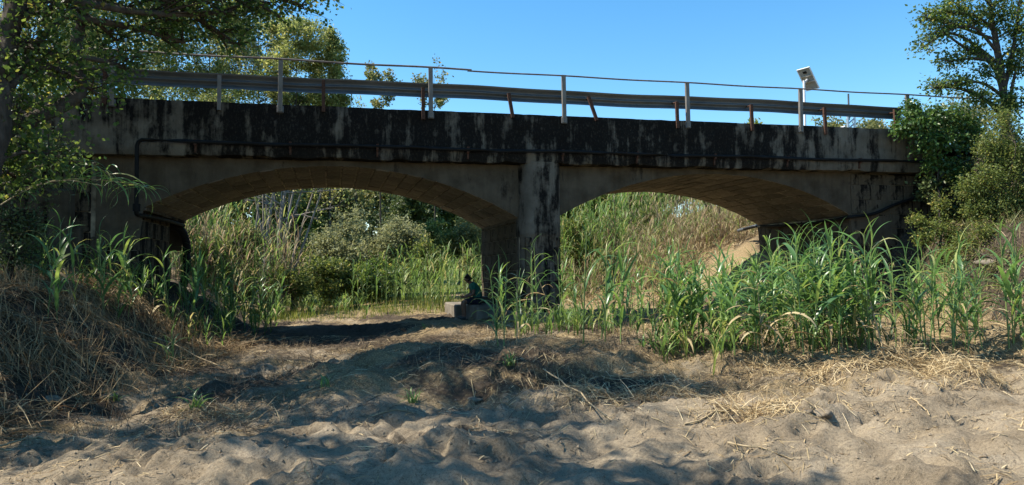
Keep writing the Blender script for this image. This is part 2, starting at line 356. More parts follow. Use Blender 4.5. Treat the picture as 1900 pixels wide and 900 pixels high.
def tube(mb, pts, radii, sides=6, tint=.5, cap=True):
    pts = np.asarray(pts, float); n = len(pts); radii = np.broadcast_to(np.asarray(radii, float), (n,))
    tg = nrm(np.gradient(pts, axis=0)); ref = np.array([0, 0, 1.0]) if abs(tg[0][2]) < .9 else np.array([1.0, 0, 0])
    a = nrm(np.cross(tg, ref)); b = np.cross(tg, a)
    th = np.linspace(0, 2*math.pi, sides, endpoint=False)
    v = pts[:, None, :]+radii[:, None, None]*(np.cos(th)[None, :, None]*a[:, None, :]+np.sin(th)[None, :, None]*b[:, None, :])
    f = []
    i = np.arange(n-1)[:, None]*sides; j = np.arange(sides)[None, :]; j2 = (j+1) % sides
    f = np.stack([i+j, i+j2, i+sides+j2, i+sides+j], -1).reshape(-1, 4)
    k0 = mb.n; mb.add(v.reshape(-1, 3), f, tint)
    if cap:
        for base, c in ((0, pts[0]), ((n-1)*sides, pts[-1])):
            ring = v.reshape(-1, 3)[base:base+sides]
            mb.add(np.vstack([ring, c]), np.array([[q, (q+1) % sides, sides] for q in range(sides)]), tint)
def tubes(mb, P, R, sides=3):
    """many thin twigs at once: P (n, m, 3), R (m,)"""
    n, m_ = P.shape[:2]; tg = nrm(P[:, -1]-P[:, 0]); a = nrm(np.cross(tg, np.array([.31, .2, .93]))); b = np.cross(tg, a)
    th = np.linspace(0, 2*math.pi, sides, endpoint=False)
    ring = np.cos(th)[None, :, None]*a[:, None, :]+np.sin(th)[None, :, None]*b[:, None, :]
    v = P[:, :, None, :]+R[None, :, None, None]*ring[:, None, :, :]
    i = np.arange(m_-1)[:, None]*sides; j = np.arange(sides)[None, :]; j2 = (j+1) % sides
    f = np.stack([i+j, i+j2, i+sides+j2, i+sides+j], -1).reshape(-1, 4)
    mb.add(v.reshape(-1, 3), (np.arange(n)[:, None, None]*(m_*sides)+f[None]).reshape(-1, 4))
def box(mb, x0, x1, y0, y1, z0, z1, tint=.5, ch=0.0, M4=None):
    if ch <= 0:
        v = np.array([[x, y, z] for z in (z0, z1) for y in (y0, y1) for x in (x0, x1)], float)
        f = np.array([[0, 2, 3, 1], [4, 5, 7, 6], [0, 1, 5, 4], [2, 6, 7, 3], [0, 4, 6, 2], [1, 3, 7, 5]])
        if M4 is not None: v = v@np.array(M4)[:3, :3].T+np.array(M4)[:3, 3]
        mb.add(v, f, tint)
    else:
        bm = bmesh.new(); bmesh.ops.create_cube(bm, size=1)
        for w in bm.verts: w.co = ((x0+x1)/2+w.co.x*(x1-x0), (y0+y1)/2+w.co.y*(y1-y0), (z0+z1)/2+w.co.z*(z1-z0))
        bmesh.ops.bevel(bm, geom=bm.edges[:], offset=ch, segments=1, affect='EDGES')
        bmesh.ops.triangulate(bm, faces=bm.faces[:])
        v = np.array([w.co[:] for w in bm.verts]); f = np.array([[w.index for w in q.verts] for q in bm.faces]); bm.free()
        if M4 is not None: v = v@np.array(M4)[:3, :3].T+np.array(M4)[:3, 3]
        mb.add(v, f, tint)
def spline(pts, n):
    """smooth curve through pts"""
    p = np.asarray(pts, float); m = len(p)
    if m == 2: return p[0]+(p[1]-p[0])*np.linspace(0, 1, n)[:, None]
    t = np.linspace(0, m-1, n); i = np.clip(t.astype(int), 0, m-2); u = (t-i)[:, None]
    P = lambda k: p[np.clip(k, 0, m-1)]
    p0, p1, p2, p3 = P(i-1), P(i), P(i+1), P(i+2)
    return .5*((2*p1)+(-p0+p2)*u+(2*p0-5*p1+4*p2-p3)*u**2+(-p0+3*p1-3*p2+p3)*u**3)
def leaves(mb, P, A, size, width=.55, tint=None, r=None):
    """kite-shaped leaves, two folded triangles each"""
    r = rng if r is None else r
    n = len(P); A = nrm(A); W = nrm(np.cross(A, nrm(r.normal(size=(n, 3))))); U = np.cross(A, W)
    s = np.broadcast_to(np.asarray(size, float), (n,))[:, None]*r.uniform(.65, 1.3, (n, 1))
    b0 = P; mid = P+A*s*.45; tip = P+A*s+U*s*.12; w = W*s*width*.5; fold = U*s*.10
    v = np.stack([b0, mid+w+fold, tip, mid-w+fold], 1).reshape(-1, 3)
    k = np.arange(n)[:, None]*4
    f = np.concatenate([k+np.array([[0, 1, 2]]), k+np.array([[0, 2, 3]])])
    t = r.uniform(0, 1, n)**1.1 if tint is None else tint
    mb.add(v, f, np.repeat(t, 4))

# ------------------------------------------------------------------ ground, road
def seg(a, b, s): return np.arange(a, b-1e-6, s)
gx = np.concatenate([seg(-400, -60, 20), seg(-60, -14, 2), seg(-14, -6, .2), seg(-6, 12, .05), seg(12, 20, .15), seg(20, 70, 2), seg(70, 421, 20)])
gy = np.concatenate([seg(-60, 2, 4), seg(2, 4, .25), seg(4, 13, .05), seg(13, 28, .13), seg(28, 70, 1), seg(70, 150, 4), seg(150, 821, 40)])
GX, GY = np.meshgrid(gx, gy); GZ = ground_h(GX, GY)
mb = MB(); nx, ny = len(gx), len(gy)
i = (np.arange(ny-1)[:, None]*nx+np.arange(nx-1)[None, :])
mb.add(np.stack([GX, GY, GZ], -1).reshape(-1, 3), np.stack([i, i+1, i+nx+1, i+nx], -1).reshape(-1, 4))
me = mb.mesh('ground', 'ground')
big = fbm(GX, GY, 1.6, 4, 101); med = fbm(GX, GY, .5, 3, 111)
xb_ = np.interp(GY, [0, 6, 9, 12, 17, 23, 30, 45], [-4.2, -4.0, -3.3, -2.5, -1.6, -1.9, -2.6, -4.0])
bank = sst(xb_-GX, -.6, .6)
terr = sst(GY-(8.9-.10*(GX-2)), -.3, .5)
rb_ = sst(GX-13.6, 0, 1.5)*(1-sst(GY, 22, 25))
litter = .28+.4*rb_+.5*terr*sst(GX, -2, 2)+.25*bank+.9*big+.5*med+.35*sst(GX, 5, 8)*terr+.5*sst(GY, 23, 26)-.45*sst(-GY, -8.2, -6.8)
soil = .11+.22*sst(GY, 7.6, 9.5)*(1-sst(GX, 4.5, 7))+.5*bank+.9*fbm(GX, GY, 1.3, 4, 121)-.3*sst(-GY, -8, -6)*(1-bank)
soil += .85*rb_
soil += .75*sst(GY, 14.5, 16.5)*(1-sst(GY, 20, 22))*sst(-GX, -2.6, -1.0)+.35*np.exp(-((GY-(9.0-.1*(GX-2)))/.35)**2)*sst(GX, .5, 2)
grass = -.2+.45*sst(GY, 23, 26)*sst(-GX, -7, -3)+.9*sst(GY, 34, 40)+.35*rb_+.5*fbm(GX, GY, 2.1, 3, 131)+.5*sst(np.hypot(GX-2, GY-12), 20, 40)
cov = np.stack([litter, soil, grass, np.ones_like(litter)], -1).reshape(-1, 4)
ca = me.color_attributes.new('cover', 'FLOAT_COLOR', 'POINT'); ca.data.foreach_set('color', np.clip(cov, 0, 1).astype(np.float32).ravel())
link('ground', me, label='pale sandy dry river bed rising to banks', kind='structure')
mb = MB(); xs = np.array([-120, -60, -14, 0, 17, 60, 120.]); 
v = np.array([[x, y, Z_ROAD+GR*np.clip(x, -20, 20)] for x in xs for y in (17.55, 21.75)])
mb.add(v, np.array([[2*k, 2*k+2, 2*k+3, 2*k+1] for k in range(len(xs)-1)]))
link('road', mb.mesh('road', 'asphalt'), label='asphalt road over the bridge', kind='structure')

# ------------------------------------------------------------------ the arched bridge
bridge = empty('arch_bridge', (0, YN, 0), label='old two-arched stone and concrete road bridge with black lichen stains', cat='bridge')
def part(name, mb, mat, parent=bridge, label=None, smooth=False, kind=None):
    o = link(name, mb.mesh(name, mat, smooth), parent, label, kind=kind)
    o.matrix_parent_inverse = parent.matrix_world.inverted() if parent is not None else Matrix()
    return o
bpy.context.view_layer.update()
XA, XB = -14.0, 17.2
def fascia(y0, y1, sgn, seed):
    """edge beam: uneven face towards sgn, chipped top and bottom arrises"""
    mb = MB(); xs = np.arange(XA, XB+.01, .07); n = len(xs)
    prof = [(1, 0)]+[(0, t) for t in np.linspace(0, 1, 13)]+[(1, 1)]
    P = []
    for k, (d, t) in enumerate(prof):
        z = Z_BOT+(Z_TOP-Z_BOT)*t+GR*xs
        yy = (y0 if d == 0 else y1)+0*xs
        if d == 0:
            yy = yy+sgn*(.035*fbm(xs, xs*0+t*1.2, .7, 4, seed)+.02*fbm(xs, xs*0+t*1.2, .15, 2, seed+5))
            if t == 0: chip = np.clip(fbm(xs, xs*0, .5, 4, seed+9), 0, 1); z = z+.10*chip; yy = yy-sgn*.03
            if t == 1: chip = np.clip(fbm(xs, xs*0+7, .45, 4, seed+19)-.12, 0, 1); z = z-.035*chip; yy = yy-sgn*.012
        P.append(np.stack([xs, yy, z], -1))
    P = np.stack(P, 0); m = len(prof)
    for k0, k1 in ((0, 1), (1, m-2), (m-2, m-1)):          # underside, face and top meet in sharp arrises
        Q = P[k0:k1+1]; ii = np.arange(k1-k0)[:, None]*n+np.arange(n-1)[None, :]
        f = np.stack([ii, ii+1, ii+n+1, ii+n], -1).reshape(-1, 4)
        mb.add(Q.reshape(-1, 3), f if sgn < 0 else f[:, ::-1])
    ii = np.arange(n-1)                                   # close the back
    a0 = (m-1)*n
    mb.add(np.concatenate([P[-1], P[0]]), np.stack([ii, ii+1, n+ii+1, n+ii], -1))
    return mb
part('fascia_beam', fascia(YF, YF+.52, -1, 200), 'fascia', label='long concrete edge beam streaked with black lichen', smooth=True)
part('fascia_beam', fascia(YFB, YFB-.52, 1, 300), 'fascia', smooth=True)
mb = MB(); v = []
for x in (XA, XB):
    for y in (YF+.4, YFB-.4):
        for z in (Z_BOT+.03, Z_ROAD-.03): v.append((x, y, z+GR*x))
mb.add(v, np.array([[0, 4, 6, 2], [1, 3, 7, 5], [0, 2, 3, 1], [4, 5, 7, 6], [0, 1, 5, 4], [2, 6, 7, 3]]))
part('deck_slab', mb, 'plaster')
# soffit of the overhang, brown and flaking
def arch_z(x, c): return ARC_CZ+np.sqrt(np.maximum(ARC_R**2-(x-c)**2, 0))+GR*x
def arch_low(x):
    x = np.asarray(x, float); z = np.full(x.shape, 2.9)
    z = np.where((x >= XL) & (x <= PX0), arch_z(x, ARC_C[0]), z)
    return np.where((x >= PX1) & (x <= XR), arch_z(x, ARC_C[1]), z)
for (y, sg, sd) in ((YN, -1, 400), (YB, 1, 410)):
    for a0, a1 in ((XL-.9, PX0+.02), (PX1-.02, XR+1.3)):
        mb = MB(); xs = np.arange(a0, a1+.001, (a1-a0)/120); n = len(xs); rows = 9
        lo = np.where((xs < XL) | (xs > XR), 2.2, arch_low(np.clip(xs, max(a0, XL), min(a1, XR))))
        if a0 < 0: lo = np.where(xs > PX0, arch_z(xs, ARC_C[0]), lo)
        else: lo = np.where(xs < PX1, arch_z(xs, ARC_C[1]), lo)
        hi = Z_BOT+.06+GR*xs
        P = []
        for t in np.linspace(0, 1, rows):
            z = lo+(hi-lo)*t
            P.append(np.stack([xs, y+sg*(.05*fbm(xs, z, 1.1, 3, sd)+.012*fbm(xs, z, .2, 2, sd+3)), z], -1))
        P = np.stack(P); ii = np.arange(rows-1)[:, None]*n+np.arange(n-1)[None, :]
        f = np.stack([ii, ii+1, ii+n+1, ii+n], -1).reshape(-1, 4)
        mb.add(P.reshape(-1, 3), f if sg < 0 else f[:, ::-1])
        part('spandrel_wall', mb, 'plaster', smooth=True)
# barrels: mortar shell with a stone in every bed
def chamfer_stone():
    mb = MB(); box(mb, -.5, .5, -.5, .5, -.5, .5, ch=.05)
    return mb.mesh('dressed_stone', 'stone', False)
stone_me = chamfer_stone()
stone_me2 = stone_me.copy(); stone_me2.materials[0] = M['pier']
def put_stone(name, me, loc, rot, scale, parent=bridge):
    o = bpy.data.objects.new(name, me); COL.objects.link(o); o.parent = parent
    o.matrix_parent_inverse = bridge.matrix_world.inverted()
    o.location = loc; o.rotation_euler = rot; o.scale = scale; return o
for c, x0, x1 in ((ARC_C[0], XL-.05, PX0+.05), (ARC_C[1], PX1-.05, XR+.05)):
    t0, t1 = math.asin((x0-c)/ARC_R), math.asin((x1-c)/ARC_R)
    mb = MB(); th = np.linspace(t0, t1, 60); rr = ARC_R+.014
    P = np.stack([np.stack([c+rr*np.sin(th), np.full(60, y), ARC_CZ+rr*np.cos(th)+GR*(c+rr*np.sin(th))], -1) for y in (YN+.035, YB-.035)])
    ii = np.arange(59); mb.add(P.reshape(-1, 3), np.stack([ii, ii+60, ii+61, ii+1], -1))
    shell = part('arch_barrel', mb, 'mortar', smooth=True)
    NC = 24; dt = (t1-t0)/NC
    for k in range(NC):
        tc = t0+(k+.5)*dt; ny_ = 6; cut = np.linspace(YN+.01, YB-.01, ny_+1)
        cut[1:-1] += (.5*(k % 2)-.25)*.76+rng.uniform(-.12, .12, ny_-1)
        for j in range(ny_):
            ya, yb = cut[j]+.017, cut[j+1]-.017
            r = ARC_R+.035+rng.normal(0, .006); x = c+r*math.sin(tc)
            put_stone('arch_stone', stone_me, (x, (ya+yb)/2, ARC_CZ+r*math.cos(tc)+GR*x), (rng.normal(0, .008), tc+rng.normal(0, .008), rng.normal(0, .008)), (dt*ARC_R-.030-rng.uniform(0, .015), yb-ya, .09))
# central pier with its cutwater pilaster
mb = MB(); box(mb, PX0+.03, PX1-.03, YN+.02, YB-.02, -.6, 3.0); 
# infill between the arches above the springing
box(mb, PX0+.02, PX1-.02, YN+.02, YB-.02, 3.0, 4.2)
part('pier_core', mb, 'mortar')
plan = spline([(PX0-.005, YN+.20), (PX0+.015, YN+.02), (PX0+.14, YF+.10), (PX0+.34, YF+.0), ((PX0+PX1)/2, YF-.02), (PX1-.32, YF+.0), (PX1-.13, YF+.10), (PX1-.01, YN+.02), (PX1+.005, YN+.20)], 41)
zl = np.concatenate([np.linspace(-.5, 2.36, 8), np.linspace(2.40, Z_BOT+.05, 26)])
mb = MB(); P = []
for z in zl:
    s = .96 if z < 2.38 else 1.0
    q = plan.copy(); cx = (PX0+PX1)/2
    q[:, 0] = cx+(q[:, 0]-cx)*s; q[:, 1] = YN+.2+(q[:, 1]-YN-.2)*(s if s < 1 else 1)
    w = .018*fbm(q[:, 0]*3+q[:, 1], np.full(41, z), .6, 3, 500)
    q[:, 1] += w; P.append(np.column_stack([q, np.full(41, z+GR*5)]))
P = np.stack(P); nz = len(zl); ii = np.arange(nz-1)[:, None]*41+np.arange(40)[None, :]
mb.add(P.reshape(-1, 3), np.stack([ii, ii+1, ii+42, ii+41], -1).reshape(-1, 4))
part('pilaster', mb, 'pilaster', smooth=True, label='rounded rendered pilaster with a black weathered middle')
def block_wall(name, axis, fixed, a0, a1, z0, z1, hc, lc, out, seed, me=stone_me2, depth=.10, skip=0.0):
    """courses of dressed blocks on a vertical face; axis 'x' or 'y' is the face's run"""
    r = np.random.default_rng(seed); z = z0; k = 0
    while z < z1-.08:
        hh = min(hc*r.uniform(.85, 1.15), z1-z)
        if z1-(z+hh) < .12: hh = z1-z
        p = a0-(.5*lc if k % 2 else 0)*r.uniform(.7, 1)
        while p < a1-.02:
            l = lc*r.uniform(.75, 1.3); s, e = max(p, a0), min(p+l, a1)
            if a1-e < .15: e = a1; l = 9
            if e-s > .1 and r.uniform() >= skip:
                off = out*r.uniform(-.012, .018); cc = (s+e)/2; rot = tuple(r.normal(0, .008, 3))
                if axis == 'y': put_stone(name, me, (fixed-out*depth*.5+out*.02+off, cc, z+hh/2), rot, (depth, e-s-.012, hh-.012))
                else: put_stone(name, me, (cc, fixed-out*depth*.5+out*.02+off, z+hh/2), rot, (e-s-.012, depth, hh-.012))
            p += l
        z += hh; k += 1
block_wall('pier_stone', 'y', PX0+.02, YN+.16, YB, 0.0, 2.98, .40, .72, -1, 1)
block_wall('pier_stone', 'y', PX1-.02, YN+.16, YB, 0.0, 2.98, .40, .72, 1, 2)
block_wall('pier_stone', 'x', YB-.02, PX0, PX1, 0.0, 2.98, .40, .6, 1, 3)
block_wall('pilaster_stone', 'x', YF+.06, PX0+.10, PX1-.12, 0.0, 2.38, .40, .46, -1, 4, depth=.12)
# footing ledges at the pier's foot, one of them the seat
for bx in ((3.86, PX0+.05, 19.2, 21.25, -.3, .585), (3.6, PX0+.3, 21.27, 23.4, -.3, .54), (PX0-.14, PX1+.2, 16.75, 19.17, -.3, .52)):
    mb = MB(); box(mb, *bx, ch=.035); part('footing_block', mb, 'footing')
mb = MB(); box(mb, 4.26, PX0+.1, 20.95, 21.9, .585, .78, ch=.03); part('footing_block', mb, 'footing')
# abutments
mb = MB(); box(mb, XL-6, XL-.03, YN+.03, 20.3, -.5, 3.02); box(mb, XL-6, XL-.62, 20.3, YB-.03, -.5, 2.8); box(mb, XL-10, XL-.03, YN+.05, YB-.05, 3.02, 4.2)
part('abutment_core', mb, 'mortar')
mb = MB(); box(mb, XR+.03, XR+3.0, YN+.03, YB-.03, -.5, 4.2); part('abutment_core', mb, 'mortar')
block_wall('abutment_stone', 'y', XL-.02, YN+.02, 20.28, .2, 2.98, .44, .8, 1, 5)
block_wall('abutment_stone', 'y', XR+.02, YN+.02, YB-.02, 0.0, 3.0, .42, .62, -1, 6)
block_wall('abutment_stone', 'x', YN+.02, XR+.02, XR+3.0, 0.0, 4.2, .42, .7, -1, 7, depth=.09, skip=.0)
block_wall('abutment_stone', 'x', YN+.02, XL-1.0, XL, .3, 2.4, .44, .8, -1, 8, depth=.09)
block_wall('abutment_stone', 'x', YN+.02, XL-5.6, XL-1.0, .3, 4.2, .46, .9, -1, 9, depth=.13)
mb = MB(); box(mb, XL-5.6, XL-1.15, YN-.16, YN+.05, .3, 2.6, ch=.04); box(mb, XL-1.75, XL-1.3, YN-.3, YN+.05, .3, 3.4, ch=.05); part('abutment_buttress', mb, 'plaster')
mb = MB(); box(mb, XL-.3, XL+.10, YN+.05, YB-.02, 2.97, 3.045, ch=.015); part('springer_ledge', mb, 'pier')
mb = MB(); box(mb, XR-.06, XR+.3, YN+.05, YB-.02, 2.945, 3.01, ch=.015); part('springer_ledge', mb, 'mortar')

# ------------------------------------------------------------------ water pipe and cables on the bridge
mb = MB(); y = YF-.10; zp = 4.47
pp = [(XL+.02, y+.02, 2.96)]+[(XL+.02, y, z) for z in np.linspace(3.1, zp-.14, 6)]+[(XL+.05, y, zp-.05), (XL+.12, y, zp)]
pp += [(x, y+.012*math.sin(x*2.1), zp+GR*x+.012*math.sin(x*1.3)) for x in np.linspace(XL+.3, 16.4, 40)]
pipe = empty('water_pipe', (XL, y, zp), label='black plastic water pipe clipped along the bridge edge beam', cat='pipe'); bpy.context.view_layer.update()
tube(mb, np.array(pp), .042, 10); part('pipe_run', mb, 'pipe', pipe, smooth=True)
mb = MB(); tube(mb, spline([(XL+.02, y+.02, 3.0), (XL+.02, y+.06, 2.86), (XL+.06, YN+.1, 2.86), (XL+.10, YN+.6, 2.87), (XL+.16, 19.5, 2.88), (XL+.10, 21.6, 2.9)], 24), .048, 8); part('pipe_bend', mb, 'pipe', pipe, smooth=True)
mb = MB(); tube(mb, spline([(XL-.5, 21.3, 2.86), (XL-.05, 21.5, 2.84), (XL+.13, 21.6, 2.55), (XL+.19, 21.6, 2.0), (XL+.1, 21.6, 1.2)], 20), .11, 10); part('pipe_downturn', mb, 'pipe', pipe, smooth=True)
mb = MB(); tube(mb, spline([(XL+.02, y+.02, 2.92), (XL+.02, y+.02, 3.08)], 3), .075, 10); part('pipe_collar', mb, 'pipe', pipe, smooth=True)
mb0 = MB(); box(mb0, -.025, .025, -.01, .12, -.075, .065); box(mb0, -.02, .02, .06, .12, -.22, -.07); br_me = mb0.mesh('pipe_bracket', 'rust', False)
for x in (-2.9, -.9, 1.05, 3.2, 5.6, 7.6, 9.8, 12.0, 14.3):
    o = link('pipe_bracket', br_me, pipe); o.matrix_parent_inverse = pipe.matrix_world.inverted(); o.location = (x, y, zp+GR*x)
cab = empty('black_cable', (XR, YN, 3), label='black cable along the right arch springing and across the wing wall', cat='cable'); bpy.context.view_layer.update()
cp = [at(1380, 425, 22.6), at(1405, 420, 22.0), np.array([XR-.12, 21, 2.93]), np.array([XR-.13, 19.6, 2.90]), np.array([XR-.12, 18.2, 2.92]), np.array([XR-.1, YN-.06, 2.97])]
cp += [at(1620, 397, YN-.1), at(1660, 380, YN-.1), at(1715, 362, YN-.1)]
mb = MB(); tube(mb, spline(cp, 50), .045, 8); part('cable_run', mb, 'pipe', cab, smooth=True)
mb = MB(); tube(mb, spline([at(1370, 428, 23.2), at(1412, 417, 21.8)], 4), .06, 8); part('cable_end', mb, 'galv', cab, smooth=True)
for yy in (18.3, 19.5, 20.7):
    mb = MB(); box(mb, XR-.07, XR+.0, yy-.03, yy+.03, 2.55, 2.98); part('cable_bracket', mb, 'rust', cab)

# ------------------------------------------------------------------ handrail
hr = empty('handrail', (0, YF, Z_TOP), label='thin single-pipe handrail on pale posts along the bridge top', cat='railing'); bpy.context.view_layer.update()
mb0 = MB(); box(mb0, -.05, .05, -.012, .012, 0, 1, ch=.004); box(mb0, -.05, -.028, .012, .06, 0, .995); hp_me = mb0.mesh('handrail_post', 'postgrey', False)
mb0 = MB(); box(mb0, -.075, .075, -.01, .04, 0, .16, ch=.01); box(mb0, -.012, .012, -.03, -.01, .05, .075); box(mb0, -.012, .012, -.03, -.01, .10, .125); pl_me = mb0.mesh('base_plate', 'galv', False)
for k, x in enumerate((-8.0, -4.58, -1.12, 2.31, 5.655, 9.06, 12.445, 15.95)):
    o = link('handrail_post', hp_me, hr); o.matrix_parent_inverse = hr.matrix_world.inverted()
    o.location = (x, YF-.06, 5.22+GR*x); o.scale = (1, 1, 1.195); o.rotation_euler = (rng.normal(0, .006), rng.normal(0, .006)+(.014 if k == 6 else 0), 0)
    q = link('base_plate', pl_me, o); q.scale = (1, 1, 1/1.195); q.location = (0, .015, -.02)
mb = MB(); xs = np.linspace(-9, 3.3, 30); tube(mb, np.stack([xs, np.full(30, YF-.06), 6.425+GR*xs-.02*np.sin((xs+4.58)/3.42*math.pi)**2], -1), .024, 8)
part('rail_pipe', mb, 'rail', hr, smooth=True)
mb = MB(); xs = np.linspace(3.2, 19, 40); tube(mb, np.stack([xs, np.full(40, YF-.06), 6.395+GR*xs-.015*np.sin((xs-5.65)/3.4*math.pi)**2], -1), .020, 8)
part('rail_pipe', mb, 'rail', hr, smooth=True)

# ------------------------------------------------------------------ steel guardrail
gd = empty('guardrail', (0, YF+.2, Z_TOP), label='weathered corrugated steel guardrail with rusty bent posts on the bridge', cat='guardrail'); bpy.context.view_layer.update()
wz = np.array([0, .03, .055, .10, .125, .155, .175, .195, .225, .25, .295, .32, .35]); wy = np.array([.0, .0, .035, .075, .08, .03, .005, .03, .08, .075, .035, .0, .0])
def wbeam(x0, x1, dy, zb):
    mb = MB(); xs = np.linspace(x0, x1, 24); n = len(xs); P = []
    for side, off in ((0, 0), (1, .004)):
        for z, yv in zip(wz, wy):
            P.append(np.stack([xs, YF+.20+yv+off+dy+.018*np.sin(xs*.9+1), zb+z+GR*xs+.014*np.sin(xs*.7)+.006*np.sin(xs*2.3)], -1))
    P = np.stack(P); m = len(wz)
    for s0 in (0, m):
        ii = (s0+np.arange(m-1))[:, None]*n+np.arange(n-1)[None, :]
        mb.add(P.reshape(-1, 3), np.stack([ii, ii+1, ii+n+1, ii+n], -1).reshape(-1, 4))
    return mb
for k in range(7):
    part('beam', wbeam(-11.6+4.0*k, -7.4+4.0*k if k < 6 else 16.0, .006*(k % 2), 5.75), 'galv', gd, smooth=True)
mb0 = MB(); box(mb0, -.04, .04, -.006, .006, 0, 1); box(mb0, -.04, -.028, .006, .055, 0, 1); box(mb0, .028, .04, .006, .055, 0, 1); gp_me = mb0.mesh('guardrail_post', 'rust', False); gp_me2 = gp_me.copy(); gp_me2.materials[0] = M['postgrey']
for x, zt, zb, lean, me_ in ((-4.72, 6.0, 5.22, 0, gp_me), (-2.42, 5.99, 5.20, 0, gp_me2), (-.17, 6.0, 5.26, 0, gp_me), (2.13, 5.95, 5.18, 0, gp_me), (4.33, 5.92, 5.32, -.16, gp_me), (6.52, 5.95, 5.34, -.33, gp_me), (8.76, 5.92, 5.22, 0, gp_me), (10.95, 5.95, 5.24, 0, gp_me), (13.23, 5.98, 5.22, 0, gp_me), (15.55, 6.03, 5.3, 0, gp_me)):
    o = link('guardrail_post', me_, gd, 'guardrail post bent over to the left' if lean < -.1 else None); o.matrix_parent_inverse = gd.matrix_world.inverted()
    o.location = (x, YF-.05, zb); o.rotation_euler = (-.04, lean, 0); o.scale = (1, 1, (zt-zb)/math.cos(lean))
    mb = MB(); tube(mb, [(x+math.tan(lean)*.5, YF-.02, 5.88+GR*x), (x+math.tan(lean)*.5, YF+.27, 5.90+GR*x)], .02, 6); part('bolt', mb, 'rust', gd)

# ------------------------------------------------------------------ solar panel and monitoring box behind the far edge
sp = at(1494, 240, 24.0); st_ = empty('solar_panel_mast', (sp[0], sp[1], 4.0), label='small solar panel on a thin white mast behind the guardrail', cat='solar panel'); bpy.context.view_layer.update()
mtop = at(1494, 150, 24.0)
mb = MB(); tube(mb, [(sp[0], sp[1], 3.0), (sp[0], sp[1], mtop[2])], .045, 10); part('mast', mb, 'white', st_, smooth=True)
pc = at(1499.5, 146.5, 24.0)
_la = np.array([cy_, -sy_, 0]); _de = np.array([sy_, cy_, 0])
ax = Vector(.303*_la-.48*_de).normalized(); ay = -Vector(.505*_la+.32*_de+np.array([0, 0, -.75])).normalized(); nrm_ = ax.cross(ay).normalized()
if nrm_.z < 0: nrm_ = -nrm_; ax = -ax
PM = Matrix(((ax.x, ay.x, nrm_.x, pc[0]), (ax.y, ay.y, nrm_.y, pc[1]), (ax.z, ay.z, nrm_.z, pc[2]), (0, 0, 0, 1)))
hw, hl = .285, .48
mb = MB(); box(mb, -hw+.02, hw-.02, -hl+.02, hl-.02, -.004, .004, M4=PM); pan = part('backsheet', mb, 'panelback', st_)
mb = MB(); box(mb, -hw+.02, hw-.02, -hl+.02, hl-.02, .006, .012, M4=PM); part('cell_glass', mb, 'cell', st_)
mb = MB()
for bx in ((-hw, -hw+.03, -hl, hl), (hw-.03, hw, -hl, hl), (-hw+.03, hw-.03, -hl, -hl+.03), (-hw+.03, hw-.03, hl-.03, hl)): box(mb, *bx, -.03, .014, M4=PM)
part('frame', mb, 'white', st_)
for q in (-.12, .14):
    mb = MB(); box(mb, -hw+.03, hw-.03, q-.02, q+.02, -.05, -.006, M4=PM); part('cross_bar', mb, 'alu', st_)
mb = MB(); box(mb, -.07, .07, .26, .34, -.04, -.006, M4=PM); part('junction_box', mb, 'pipe', st_)
mb = MB(); tube(mb, [(sp[0], sp[1], mtop[2]-.1), tuple(pc-np.array(nrm_)*.05)], .05, 8); part('bracket', mb, 'alu', st_)
bx0 = at(1574, 232, 24.3)
mo = empty('monitoring_station', (bx0[0], bx0[1], 4.0), label='grey steel lattice bracket with white box and thin rod behind the guardrail', cat='instrument'); bpy.context.view_layer.update()
X0, Y0 = bx0[0], bx0[1]
mb = MB()
for dx in (-.02, .30): box(mb, X0+dx-.035, X0+dx+.035, Y0-.03, Y0+.03, 3.4, bx0[2]+.42)
for q in range(4): tube(mb, [(X0, Y0, bx0[2]-.35+q*.2), (X0+.28, Y0, bx0[2]-.12+q*.2)], .028, 6)
part('lattice_frame', mb, 'alu', mo)
mb = MB(); tube(mb, [(X0+.04, Y0, bx0[2]+.2), (X0+.04, Y0, at(1571, 174, 24.3)[2])], .035, 8); part('rod', mb, 'galv', mo, smooth=True)
mb = MB(); wx0 = at(1553, 233, 24.6)[0]; zb = bx0[2]-.52
v = [(wx0, Y0+.1, zb), (X0-.05, Y0+.1, zb), (X0-.05, Y0+.7, zb), (wx0, Y0+.7, zb), (wx0, Y0+.1, zb+.36), (X0-.05, Y0+.1, zb+.52), (X0-.05, Y0+.7, zb+.52), (wx0, Y0+.7, zb+.36)]
mb.add(v, np.array([[0, 1, 5, 4], [1, 2, 6, 5], [2, 3, 7, 6], [3, 0, 4, 7], [4, 5, 6, 7], [3, 2, 1, 0]])); part('white_cabinet', mb, 'white', mo)
mb = MB(); box(mb, wx0-.1, X0+.6, Y0+.02, Y0+.8, zb-1.6, zb-.01); part('plinth', mb, 'plaster', mo)

